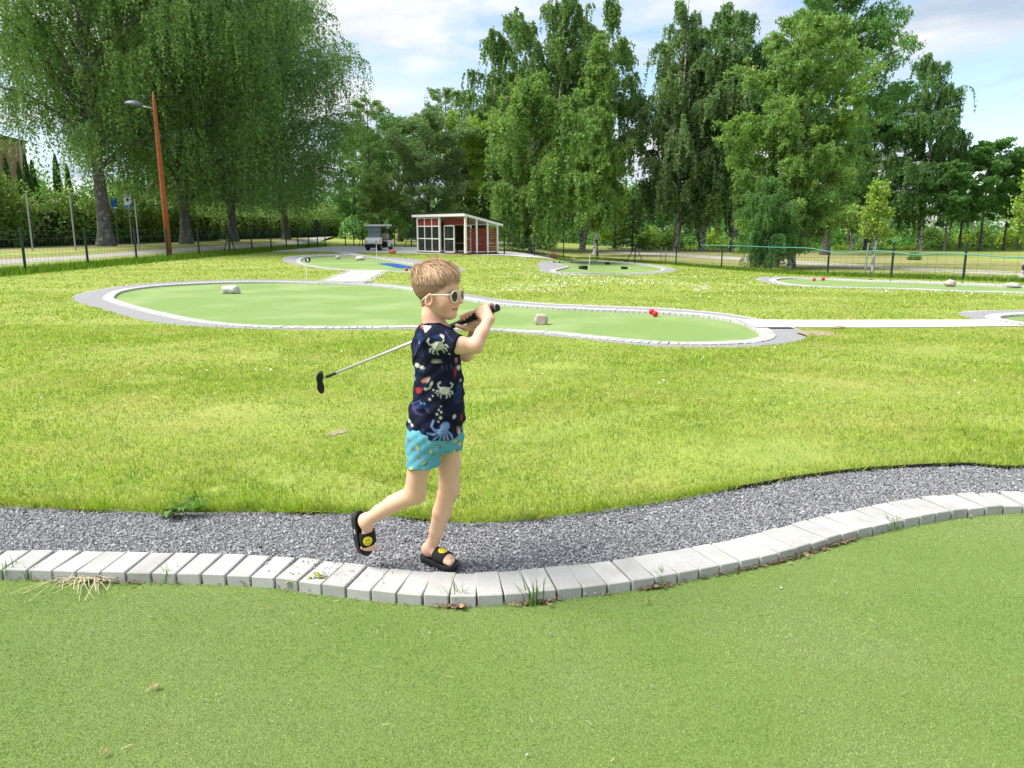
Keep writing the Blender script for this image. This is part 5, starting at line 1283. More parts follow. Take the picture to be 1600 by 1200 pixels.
# club axis and grip
BUTT, CLUB = at(778, 480.5, 2.882), at(506, 590.5, 3.52)
ax = f32(BUTT - CLUB); CL = np.linalg.norm(ax); ax /= CL
def on_club(px):
    lo_, hi_ = 0.0, 1.0
    for _ in range(40):
        m = (lo_ + hi_) / 2; p = BUTT + (CLUB - BUTT) * m
        dep = p[1] * CP - (p[2] - CAM_Z) * SP
        if 800 + p[0] / dep * F_PX > px: lo_ = m
        else: hi_ = m
    return f32(BUTT + (CLUB - BUTT) * lo_)
n1 = f32((0, -1, 0)); n1 = n1 - ax * (n1 @ ax); n1 /= np.linalg.norm(n1)
n2 = np.cross(n1, ax); n2 = n2 if n2[2] > 0 else -n2
def around(c, o, th, R): return c + ax * o + (n1 * math.cos(th) + n2 * math.sin(th)) * R
RH, LH = on_club(761.5), on_club(733.5)
RW, LW = at(763, 500, 2.845), at(742, 516.5, 3.0)
GR = 0.0125
def hand_sdf(P):
    d = None
    rad = math.radians
    # near (right) hand: back of the hand towards the viewer, fingers over the top
    for i, o in enumerate((-0.0235, -0.008, 0.008, 0.0235)):
        kn = around(RH, o * 1.02, rad(48), GR + 0.017); r = (0.0088, 0.0092, 0.0092, 0.0085)[i]
        dd = capsule(P, RW + ax * o * 0.45, kn, 0.0155, 0.0105)
        d = dd if d is None else smin(d, dd, 0.012)
    d = smin(d, capsule(P, around(RH, -0.018, rad(0), GR + 0.015), around(RH, 0.018, rad(0), GR + 0.015), 0.013), 0.014)
    for i, o in enumerate((-0.0235, -0.008, 0.008, 0.0235)):
        r = (0.0085, 0.0088, 0.0088, 0.0082)[i]; pts = [around(RH, o * 1.02, rad(t), GR + rr) for t, rr in ((48, 0.017), (105, 0.0105), (165, 0.0085), (235 - 12 * abs(i - 1), 0.0085))]
        for a, b, r1, r2 in ((pts[0], pts[1], r * 1.08, r), (pts[1], pts[2], r, r * 0.95), (pts[2], pts[3], r * 0.95, r * 0.85)): d = smin(d, capsule(P, a, b, r1, r2), 0.003)
    th = [RW + f32((-0.012, 0, 0.010)), around(RH, -0.022, rad(-55), GR + 0.010), around(RH, -0.040, rad(-80), GR + 0.008)]
    d = smin(d, capsule(P, th[0], th[1], 0.012, 0.010), 0.008); d = smin(d, capsule(P, th[1], th[2], 0.010, 0.008), 0.004)
    # far (left) hand: palm below and behind, fingertips over the top on the near side, thumb along the grip
    dl = None
    for i, o in enumerate((-0.0225, -0.0075, 0.0075, 0.0225)):
        pm = around(LH, o * 0.9 + 0.006, rad(-95), GR + 0.014); kn = around(LH, o, rad(-170), GR + 0.014)
        for a, b, r1, r2 in ((f32(LW) + ax * o * 0.4, pm, 0.0150, 0.0120), (pm, kn, 0.0120, 0.0100)):
            dd = capsule(P, a, b, r1, r2); dl = dd if dl is None else smin(dl, dd, 0.010)
    for i, o in enumerate((-0.0255, -0.0085, 0.0085, 0.0255)):
        r = (0.0076, 0.0080, 0.0078, 0.0070)[i]; pts = [around(LH, o, rad(t), GR + rr) for t, rr in ((190, 0.014), (128, 0.0115), (72, 0.0100), (28 + 8 * abs(i - 1), 0.0085))]
        for a, b, r1, r2 in ((pts[0], pts[1], r * 1.05, r), (pts[1], pts[2], r * 1.02, r * 0.98), (pts[2], pts[3], r, r * 0.85)): dl = smin(dl, capsule(P, a, b, r1, r2), 0.0012)
    tp = [f32(at(740, 512.5, 2.975)), f32(at(727, 513, 2.962)), f32(at(713.5, 508.5, 2.985))]
    dl = smin(dl, capsule(P, tp[0], tp[1], 0.0135, 0.0105), 0.008); dl = smin(dl, capsule(P, tp[1], tp[2], 0.0100, 0.0075), 0.003)
    return np.minimum(d, dl)
def chain(P, pts, rs, k=0.02, d=None):
    for i in range(len(pts) - 1):
        dd = capsule(P, pts[i], pts[i + 1], rs[i], rs[i + 1]); d = dd if d is None else smin(d, dd, k)
    return d
R_ARM = [at(688, 531, 2.80), at(716, 539, 2.765), at(742, 540.5, 2.765), at(753, 520, 2.795), RW]
R_ARR = [0.033, 0.0305, 0.0262, 0.0232, 0.0180]
L_ARM = [at(688, 531, 3.00), at(728, 553.5, 3.05), at(738, 533, 3.02), LW]
L_ARR = [0.033, 0.028, 0.026, 0.019]
N_LEG = [at(664, 672, 2.84), at(656, 725, 2.845), at(648, 766, 2.865), at(645, 773, 2.87), at(614, 787.5, 2.90), at(592, 800.5, 2.92), ANK_N, NEARF[0] + f32((0.030, 0, SOLE + 0.03)) @ NEARF[1]]
N_LER = [0.050, 0.0455, 0.039, 0.037, 0.0350, 0.0290, 0.0230, 0.023]
F_LEG = [at(697, 672, 2.955), at(702, 722, 2.955), at(701.5, 757, 2.955), at(698, 772, 2.957), at(690.5, 800, 2.965), at(682, 829, 2.985), ANK_F, FARF[0] + f32((0.032, 0, SOLE + 0.032)) @ FARF[1]]
F_LER = [0.050, 0.0450, 0.039, 0.0365, 0.0375, 0.0295, 0.0235, 0.023]
NECK = [at(675, 474, 2.905), at(676, 492, 2.9), at(680, 512, YB)]
def body_sdf(P):
    d = head_sdf(P)
    d = smin(d, chain(P, NECK, [0.035, 0.0365, 0.048], 0.02), 0.007)
    Q = P.copy(); Q[:, 1] = (Q[:, 1] - YB) / 1.3 + YB
    d = smin(d, chain(Q, [at(681, 528, YB), at(684, 580, YB), at(682, 655, YB)], [0.052, 0.062, 0.064], 0.03), 0.03)
    d = smin(d, capsule(P, at(683, 529, 2.825), at(683, 529, 2.975), 0.034), 0.03)
    d = smin(d, chain(P, R_ARM, R_ARR, 0.016), 0.02)
    d = smin(d, chain(P, L_ARM, L_ARR, 0.016), 0.02)
    d = smin(d, hand_sdf(P), 0.010)
    nl = chain(P, N_LEG, N_LER, 0.008)
    nl = smin(nl, ellipsoid(P, at(655, 775, 2.868), (0.021, 0.027, 0.024)), 0.03)
    nl = smin(nl, foot_sdf(P, NEARF, 1), 0.016)
    fl_ = chain(P, F_LEG, F_LER, 0.008)
    fl_ = smin(fl_, ellipsoid(P, at(709, 765, 2.948), (0.017, 0.026, 0.028)), 0.03)
    fl_ = smin(fl_, foot_sdf(P, FARF, -1), 0.016)
    legs = np.minimum(nl, fl_)
    return smin(d, legs, 0.02)
BOY = empty('person', (float(at(690, 700, YB)[0]), YB, 0.0)); BOYL = Vector(BOY.location)
def child(me, V, name, m, parent=None, cols=None):
    me.vertices.foreach_set('co', f32(np.asarray(V) - np.array(BOYL)).ravel()); me.update()
    if cols is not None: set_color(me, cols)
    o = link(name, me, m, parent or BOY, smooth=True)
    return o
me, V = sdf_mesh(body_sdf, at(540, 880, YB) - [0.02, 0.28, 0.03], np.array([at(785, 500, YB)[0] + 0.03, YB + 0.30, at(680, 405, YB)[2] + 0.03]), 0.0040, 'body')
cols = np.tile(f32((0.74, 0.445, 0.315)), (len(V), 1))
q = to_head(f32(V))
def paint(mask, c, s=1.0):
    m = np.clip(mask, 0, 1)[:, None] * s; cols[:] = cols * (1 - m) + f32(c) * m
paint(np.exp(-(((q[:, 0] - 0.06) / 0.025) ** 2 + ((np.abs(q[:, 1]) - 0.04) / 0.02) ** 2 + ((q[:, 2] + 0.05) / 0.022) ** 2)), (0.68, 0.33, 0.24), 0.5)
paint(((q[:, 0] > 0.070) & (np.abs(q[:, 1]) < 0.017) & (np.abs(q[:, 2] + 0.0755) < 0.006)).astype(float), (0.58, 0.27, 0.22), 0.5)
paint(((q[:, 0] > 0.066) & (np.abs(q[:, 1]) < 0.022) & (np.abs(q[:, 2] + 0.0755) < 0.0022)).astype(float), (0.20, 0.05, 0.05), 0.85)
paint(np.exp(-(((q[:, 0] - 0.006) / 0.014) ** 2 + ((np.abs(q[:, 1]) - 0.078) / 0.02) ** 2 + ((q[:, 2] + 0.042) / 0.026) ** 2)), (0.68, 0.34, 0.25), 0.45)
paint(np.exp(-(((q[:, 0] - 0.009) / 0.008) ** 2 + ((np.abs(q[:, 1]) - 0.078) / 0.012) ** 2 + ((q[:, 2] + 0.040) / 0.014) ** 2)), (0.42, 0.17, 0.12), 0.6)  # shade in the hollow of the ear, painted into the skin colour
for kc in (at(655, 775, 2.86), at(709, 765, 2.95), at(745, 545, 2.765)): paint(np.exp(-np.sum((V - kc) ** 2, 1) / 0.0006), (0.66, 0.35, 0.26), 0.45)
for hc in (RH, LH): paint(np.exp(-np.sum((V - hc) ** 2, 1) / 0.0015), (0.70, 0.40, 0.31), 0.5)
body = child(me, V, 'body', M_skin, None, cols)

# ---- shirt ----
rows = [(497, 666, 688, .046), (503, 661, 697, .062), (510, 653.5, 704, .100), (518, 648, 709, .120), (528, 645, 712.5, .124), (548, 644, 717.5, .118), (581, 648, 722.5, .113), (610, 646.5, 725.5, .116), (637, 640, 726.5, .120), (661, 635.5, 725, .124), (690, 634, 724, .126)]
rz_ = np.array([at(683, r[0], YB)[2] for r in rows])[::-1]; rl = np.array([at(r[1], r[0], YB)[0] for r in rows])[::-1]; rr_ = np.array([at(r[2], r[0], YB)[0] for r in rows])[::-1]; rb_ = np.array([r[3] for r in rows])[::-1]
def shirt_sdf(P):
    z = P[:, 2]; xl, xr, b = np.interp(z, rz_, rl), np.interp(z, rz_, rr_), np.interp(z, rz_, rb_)
    a = (xr - xl) / 2; dx = P[:, 0] - (xl + xr) / 2; dy = P[:, 1] - YB
    e = (np.abs(dx / a) ** 2.3 + np.abs(dy / b) ** 2.3) ** (1 / 2.3)
    d = (e - 1) * np.minimum(a, b)
    def sl(a_, b_, r1, r2):
        dd = capsule(P, a_, b_, r1, r2); n = f32(b_ - a_); n /= np.linalg.norm(n)
        return np.maximum(dd, (P - f32(b_)) @ n - 0.004)
    s1 = sl(at(683, 528, 2.80), at(715.5, 540, 2.762), 0.046, 0.0455); s2 = sl(at(683, 528, 3.0), at(713, 545, 3.035), 0.046, 0.045)
    d = smin(smin(d, s1, 0.016), s2, 0.016)
    X, Y, Z = P[:, 0] * 60, P[:, 1] * 60, P[:, 2] * 60
    wr = 0.0020 * np.sin(0.9 * Z + 1.1 * X + 1.2 * np.sin(0.5 * Z - X * 0.6)) + 0.0014 * np.sin(1.9 * Z - 1.6 * X + 0.7 * Y) + 0.0018 * np.sin(1.3 * X + 0.45 * Z + 2.0 * np.sin(0.35 * Z)) * sstep(0.9, 0.6, P[:, 2])
    fold = 0.0045 * np.sin(1.25 * (Z + 0.75 * X) + 0.5) * np.exp(-((P[:, 2] - 0.68) / 0.09) ** 2) * sstep(-0.25, -0.36, P[:, 0])
    rid = 0.0050 * (1 - np.abs(np.sin(0.55 * (Z + 0.9 * X) + 0.8 * np.sin(0.3 * X)))) ** 4 * sstep(0.86, 0.70, P[:, 2]) + 0.0045 * (1 - np.abs(np.sin(0.62 * (Z - 1.1 * X + 0.5 * Y)))) ** 5 * sstep(0.70, 0.95, P[:, 2]) + 0.004 * (1 - np.abs(np.sin(0.8 * X + 0.12 * Z))) ** 4 * sstep(0.72, 0.55, P[:, 2])
    d = d + wr + fold - rid + 0.0012
    d = np.maximum(d, -(d + 0.0075))
    d = np.maximum(d, -(chain(P, [at(672, 470, 2.9), at(677, 497, YB), at(686, 511, YB)], [0.046, 0.049, 0.0455], 0.01)))
    hz = np.interp(P[:, 0], [at(634, 661, YB)[0], at(652, 669, YB)[0], at(680, 675.5, YB)[0], at(707, 677, YB)[0], at(726, 670, YB)[0]], [at(634, 661, YB)[2], at(652, 669, YB)[2], at(680, 675.5, YB)[2], at(707, 677, YB)[2], at(726, 670, YB)[2]])
    d = np.maximum(d, z - rz_[-1] + 0.012)
    return np.maximum(d, hz - z)
me, V = sdf_mesh(shirt_sdf, at(630, 685, YB) - [0.01, 0.19, 0.0], at(730, 492, YB) + [0.02, 0.19, 0.01], 0.0033, 'shirt')
ytab = np.arange(380, 920, 4.0); ztab = np.array([at(683, y, YB)[2] for y in ytab]); mtab = np.array([at(801, y, YB)[0] for y in ytab])
def flat_uv(V, off, sc, back_shift):
    py = np.interp(-V[:, 2], -ztab, ytab); px = 800 + V[:, 0] / np.interp(py, ytab, mtab)
    bk = V[:, 1] > YB + 0.01
    px = np.where(bk, 2 * 683 - px + back_shift, px)
    return (px - off[0]) * sc, (py - off[1]) * sc
u, v = flat_uv(V, (620, 490), 6.317, 6.0)
cols = np.tile(f32((0.0075, 0.0095, 0.026)), (len(V), 1))
W_, BL, LB, RD, PK, PU, YE = (0.50, 0.51, 0.44), (0.016, 0.036, 0.115), (0.15, 0.25, 0.46), (0.27, 0.022, 0.03), (0.40, 0.17, 0.15), (0.045, 0.04, 0.13), (0.34, 0.31, 0.20)
def blob(x, y, rx, ry, c, ang=0.0, s=1.0):
    ca, sa = math.cos(ang), math.sin(ang); a = ((u - x) * ca + (v - y) * sa) / rx; b = (-(u - x) * sa + (v - y) * ca) / ry
    paint((1 - np.sqrt(a * a + b * b)) * min(rx, ry) / 9.0 + 0.5, c, s)
def line(pts, w, c, s=1.0):
    best = np.full(len(u), 1e9)
    for (x1, y1), (x2, y2) in zip(pts[:-1], pts[1:]):
        L2 = (x2 - x1) ** 2 + (y2 - y1) ** 2 + 1e-6; h = np.clip(((u - x1) * (x2 - x1) + (v - y1) * (y2 - y1)) / L2, 0, 1)
        best = np.minimum(best, np.hypot(u - x1 - h * (x2 - x1), v - y1 - h * (y2 - y1)))
    paint((w - best) / 9.0 + 0.5, c, s)
def crab(x, y, s, ang):
    ca, sa = math.cos(ang), math.sin(ang); T = lambda a, b: (x + s * (a * ca - b * sa), y + s * (a * sa + b * ca))
    blob(x, y, 52 * s, 44 * s, W_, ang); blob(*T(-34, -14), 26 * s, 24 * s, W_); blob(*T(34, -14), 26 * s, 24 * s, W_)
    for sx in (-1, 1):
        line([T(sx * 40, -20), T(sx * 78, -38), T(sx * 84, -72)], 7 * s, W_); line([T(sx * 84, -72), T(sx * 62, -92)], 9 * s, W_)
        line([T(sx * 44, 10), T(sx * 88, 8), T(sx * 98, 34)], 5.5 * s, W_); line([T(sx * 38, 24), T(sx * 72, 40), T(sx * 72, 66)], 5.5 * s, W_); line([T(sx * 22, 36), T(sx * 40, 62), T(sx * 34, 84)], 5.5 * s, W_)
crab(440, 265, 0.98, -0.35); crab(495, 702, 0.80, 0.12)
blob(500, 1040, 44, 42, LB); blob(468, 1082, 34, 24, LB, -0.5)
for pts in ([(455, 1075), (400, 1072), (372, 1035), (392, 982)], [(455, 1085), (392, 1112), (335, 1098)], [(462, 1092), (432, 1130), (388, 1170)], [(472, 1096), (450, 1170)], [(490, 1095), (492, 1172)], [(505, 1090), (532, 1172)], [(515, 1080), (560, 1130), (572, 1172)]): line(pts, 9, LB)
blob(472, 1080, 5, 5, (0.01, 0.01, 0.03))
for x, y, r in ((462, 850, 8), (443, 880, 9), (465, 902, 9), (425, 920, 11), (462, 955, 14), (440, 990, 10), (390, 693, 8), (385, 750, 9), (355, 785, 12), (550, 335, 10)): blob(x, y, r, r, W_)
blob(230, 472, 27, 22, W_); blob(280, 486, 25, 18, W_); blob(250, 522, 52, 16, BL); blob(142, 1020, 24, 20, W_); blob(176, 1046, 17, 15, W_); blob(155, 1082, 34, 20, BL)
blob(256, 196, 32, 36, BL); blob(253, 246, 9, 12, LB)
for k in range(4): line([(200 + 26 * k, 265), (190 + 30 * k, 310), (215 + 24 * k, 345), (200 + 30 * k, 378)], 5, PU)
paint(((v > 97) & (v < 152) & (u > 270 + (v - 97) * 0.75) & (u < 368 - (v - 97) * 0.95)).astype(float), W_)
blob(262, 105, 22, 10, PK, 0.6); line([(240, 92), (285, 118)], 5, RD)
blob(420, 428, 48, 10, YE); 
for k in range(5): line([(385 + 17 * k, 425), (380 + 19 * k, 405)], 4, YE)
blob(240, 710, 42, 26, RD, -0.2); blob(205, 725, 12, 12, (0.01, 0.01, 0.02)); blob(312, 605, 48, 20, PK, -0.5); blob(340, 600, 10, 30, YE, 0.5)
blob(372, 635, 12, 26, W_, 0.4); blob(312, 690, 15, 13, W_); line([(330, 690), (362, 668)], 6, W_)
blob(590, 540, 12, 46, RD); blob(618, 512, 14, 26, W_, -0.3); blob(598, 425, 10, 34, PK); blob(638, 632, 9, 12, W_)
for k in range(3): line([(470 + 40 * k, 465), (480 + 42 * k, 505)], 6, PU)
blob(272, 850, 60, 26, BL, -0.3); blob(270, 822, 9, 9, LB); blob(303, 824, 9, 9, LB)
for k in range(5): line([(240 - 14 * k, 862), (205 - 8 * k, 895), (215 + 16 * k, 935)], 5, PU)
for k in range(3): line([(310 + 12 * k, 868), (335 + 10 * k, 905)], 5, PU)
blob(293, 1090, 22, 34, BL); blob(298, 1142, 22, 12, PK, 0.5); blob(585, 958, 14, 20, W_, 0.4); blob(620, 1105, 14, 36, PK, -0.2); blob(628, 1130, 8, 20, W_); blob(650, 985, 9, 28, RD)
blob(625, 700, 22, 46, BL)
for k in range(4): line([(595 + 16 * k, 735), (582 + 18 * k, 790), (600 + 14 * k, 835)], 4.5, BL)
blob(182, 540, 18, 48, LB, 0.1); blob(178, 620, 24, 22, LB); line([(165, 860), (260, 800)], 4, LB, 0.5); blob(420, 175, 46, 16, BL, -0.3); line([(510, 130), (575, 200)], 5, PU)
shirt = child(me, V, 't_shirt', M_shirt, None, cols)
shirt['label'] = 'navy t-shirt printed with white crabs, a blue octopus and bubbles'

# ---- shorts ----
srow = [(650, 645, 720, .110), (668, 637.5, 723.5, .120), (680, 634.5, 725, .122), (692, 634, 724, .118), (705, 640, 716, .095)]
sz_ = np.array([at(683, r[0], YB)[2] for r in srow])[::-1]; sl_l = np.array([at(r[1], r[0], YB)[0] for r in srow])[::-1]; sl_r = np.array([at(r[2], r[0], YB)[0] for r in srow])[::-1]; sb_ = np.array([r[3] for r in srow])[::-1]
def shorts_sdf(P):
    z = P[:, 2]; xl, xr, b = np.interp(z, sz_, sl_l), np.interp(z, sz_, sl_r), np.interp(z, sz_, sb_); a = (xr - xl) / 2
    e = np.sqrt(((P[:, 0] - (xl + xr) / 2) / a) ** 2 + ((P[:, 1] - YB) / b) ** 2); w = (e - 1) * np.minimum(a, b)
    w = np.maximum(w, sz_[0] + 0.012 - z); w = np.maximum(w, z - sz_[-1])
    def leg(a_, b_, r1, r2, nrm):
        n = f32(nrm) / np.linalg.norm(nrm); return np.maximum(capsule(P, a_, b_, r1, r2), (P - f32(b_)) @ n)
    near = leg(at(664, 684, 2.845), at(661, 729, 2.838), 0.070, 0.0665, (0.10, -0.05, -1))
    far = leg(at(699, 676, 2.958), at(702, 701, 2.958), 0.062, 0.058, (0.05, 0.0, -1))
    d = smin(smin(w, near, 0.022), far, 0.018)
    X, Y, Z = P[:, 0] * 60, P[:, 1] * 60, P[:, 2] * 60
    d = d + 0.0012 * np.sin(1.5 * X + 0.5 * Z + 1.4 * Y) + 0.0011 * np.sin(2.4 * Z - 1.8 * X + Y) + 0.0012 * np.abs(np.sin(2.2 * X + 0.6 * Z + 0.8 * Y)) + 0.0008 * np.sin(3.0 * X + 0.8 * Y) * sstep(0.50, 0.42, P[:, 2])
    return np.maximum(d, -(d + 0.007))
me, V = sdf_mesh(shorts_sdf, at(625, 748, YB) - [0.02, 0.19, 0], at(732, 645, YB) + [0.02, 0.19, 0.01], 0.0034, 'shorts')
u, v = flat_uv(V, (520, 630), 4.285, 4.0)
cols = np.tile(f32((0.11, 0.335, 0.43)), (len(V), 1))
for k, (x, y) in enumerate(((592, 238), (682, 268), (742, 330), (636, 338), (548, 380), (832, 220), (822, 290), (690, 180), (510, 320), (770, 200), (860, 250))):
    a = (0.8, 1.2, -0.6, -0.8, -0.3, 0.5, -0.7, 0.2, 1.0, 0.6, 1.0)[k]; blob(x + 4, y + 5, 17, 9, (0.03, 0.04, 0.03), a); blob(x - 1, y, 14, 7.5, (0.62, 0.58, 0.12), a); blob(x - 4, y - 3, 6, 4, (0.35, 0.5, 0.1), a)
for x, y in ((528, 198), (735, 238), (678, 402), (600, 300), (560, 250), (650, 410)): blob(x, y, 13, 10, (0.10, 0.07, 0.07), 0.9); blob(x - 2, y - 2, 6, 4, (0.45, 0.35, 0.3), 0.9)
line([(585, 170), (575, 300), (565, 400)], 2.2, (0.06, 0.27, 0.36), 0.7)
line([(830, 215), (775, 300), (722, 410)], 2.0, (0.06, 0.27, 0.36), 0.5)  # crease shade painted as a darker line along the crotch fold
shorts = child(me, V, 'shorts', M_shorts, None, cols); shorts['label'] = 'turquoise swim shorts with small yellow fruit print'

# ---- hair ----
hx = [-0.10, -0.05, -0.022, -0.008, 0.004, 0.02, 0.040, 0.048, 0.056, 0.064, 0.074, 0.086, 0.10]; hz_ = [-0.070, -0.074, -0.058, -0.022, -0.012, -0.020, -0.016, -0.006, 0.016, 0.036, 0.043, 0.036, 0.034]
def hair_sdf(P):
    q = to_head(P); d = ellipsoid(q, (-0.008, 0, 0.018), (0.091, 0.0755, 0.083))
    d = np.minimum(d, ellipsoid(q, (0.018, 0, -0.022), (0.0665, 0.0585, 0.0745)) - 0.001)
    d = np.where(q[:, 0] < -0.03, smin(d, chain(P, NECK[:2], [0.0405, 0.040]), 0.018), d)
    return np.maximum(d, (np.interp(q[:, 0], hx, hz_) - q[:, 2]) * 0.8)
me, V = sdf_mesh(hair_sdf, Hc - [0.13, 0.12, 0.12], Hc + [0.13, 0.12, 0.13], 0.003, 'hair')
child(me, V, 'hair', M_haircap)
hair_o = BOY.children[-1]
rh = np.random.default_rng(4); n = 15000
g = rh.normal(0, 1, (n, 3)); g /= np.linalg.norm(g, axis=1)[:, None]
rt = np.array([-0.008, 0, 0.018]) + g * [0.0895, 0.0745, 0.081]
lim = np.interp(rt[:, 0], hx, hz_) + rh.normal(0, 0.003, n)
k = rt[:, 2] > lim; rt, g = rt[k], g[k]; n = len(rt)
nor = g / [0.0895, 0.0745, 0.081]; nor /= np.linalg.norm(nor, axis=1)[:, None]
crown = np.array([-0.050, 0.012, 0.095])
fl_d = rt - crown; lock = np.stack([np.sin(rt @ k) for k in np.array([[90, 60, 40], [50, -95, 70], [-60, 80, 85.0]])], 1); fl_d += lock * 0.016 + rh.normal(0, 0.006, fl_d.shape); fl_d[:, 0] += 0.03 * (rt[:, 2] > 0.05); fl_d[:, 2] -= 0.03 * (rt[:, 2] < 0.05)
fl_d -= nor * np.sum(fl_d * nor, 1)[:, None]; fl_d /= np.linalg.norm(fl_d, axis=1)[:, None] + 1e-6
topness = sstep(0.0, 0.075, rt[:, 2]); ln = (0.008 + 0.030 * topness) * rh.uniform(0.4, 1.25, n)
lift = 0.03 + (rh.random(n) < 0.07) * 0.35 * topness + 0.18 * topness * rh.uniform(0.1, 1.3, n) * (1 + lock[:, 0])
sd = np.cross(fl_d, nor); wd = (0.0006 + 0.0006 * rh.random(n))[:, None]
p0 = rt - nor * 0.002; p1 = rt + fl_d * (ln * 0.5)[:, None] + nor * (0.002 + lift * ln * 0.8)[:, None]; p2 = rt + fl_d * ln[:, None] + nor * (0.0015 + lift * ln * 0.75)[:, None] - np.array([0, 0, 1]) * (ln * 0.10)[:, None]
SV = np.stack([p0 - sd * wd, p0 + sd * wd, p1 + sd * wd * 0.9, p1 - sd * wd * 0.9, p2], 1).reshape(-1, 3)
SVw = from_head(SV); b5 = np.arange(n)[:, None] * 5
me2 = bpy.data.meshes.new('hair_strands'); Fq = b5 + np.array([[0, 1, 2, 3]]); Ft = b5 + np.array([[3, 2, 4]])
T3 = np.vstack([b5 + np.array([[0, 1, 2]]), b5 + np.array([[0, 2, 3]]), Ft])
me2 = np_mesh('hair_strands', SVw - np.array(BOYL), T3, 3)
tpc = np.clip(sstep(-0.01, 0.07, rt[:, 2]) + 0.12 * lock[:, 1], 0, 1)[:, None]; set_color(me2, np.repeat(np.array([[0.25, 0.155, 0.09]]) * (1 - tpc) + np.array([[0.56, 0.375, 0.225]]) * tpc, 5, 0))
o = link('hair_strands', me2, M_hair, hair_o); o['kind'] = 'stuff'

# ---- sunglasses ----
def HL(a, b, c): return from_head((a, b, c)) - np.array(BOYL)
SG = None; fr = MB()
tt = np.linspace(0, 2 * math.pi, 25)
for s in (-1, 1):
    fr.tube([HL(0.0905 - 0.25 * abs(0.022 * math.cos(t)) * (1 if math.cos(t) * s > 0 else 0.0), s * 0.031 + 0.0225 * math.cos(t), -0.027 + 0.0215 * math.sin(t)) for t in tt], 0.0027, 8, cap=False)
    fr.tube([HL(0.085, s * 0.054, -0.018), HL(0.077, s * 0.0645, -0.019), HL(0.045, s * 0.0715, -0.020), HL(0.010, s * 0.0755, -0.0215), HL(-0.008, s * 0.0765, -0.030), HL(-0.025, s * 0.0745, -0.046)], [0.0028, 0.0028, 0.0022, 0.0020, 0.0022, 0.0024], 8)
fr.tube([HL(0.091, -0.010, -0.021), HL(0.094, 0, -0.019), HL(0.091, 0.010, -0.021)], 0.0026, 8)
SG = fr.build('sunglasses', M_cream, BOY, smooth=True); SG['label'] = 'round cream-framed sunglasses with dark lenses'
for s in (-1, 1):
    lb = MB(); V = [HL(0.0895 - 0.25 * abs(0.020 * math.cos(t)) * (1 if math.cos(t) * s > 0 else 0.0), s * 0.031 + 0.0205 * math.cos(t), -0.027 + 0.0195 * math.sin(t)) for t in tt[:-1]]
    V2 = [HL(0.0885 - 0.25 * abs(0.020 * math.cos(t)) * (1 if math.cos(t) * s > 0 else 0.0), s * 0.031 + 0.0205 * math.cos(t), -0.027 + 0.0195 * math.sin(t)) for t in tt[:-1]]
    nn_ = len(V); lb.add(V + V2, [tuple(range(nn_)), tuple(range(2 * nn_ - 1, nn_ - 1, -1))] + [(i, nn_ + i, nn_ + (i + 1) % nn_, (i + 1) % nn_) for i in range(nn_)]); lb.build('lens', M_lens, SG)

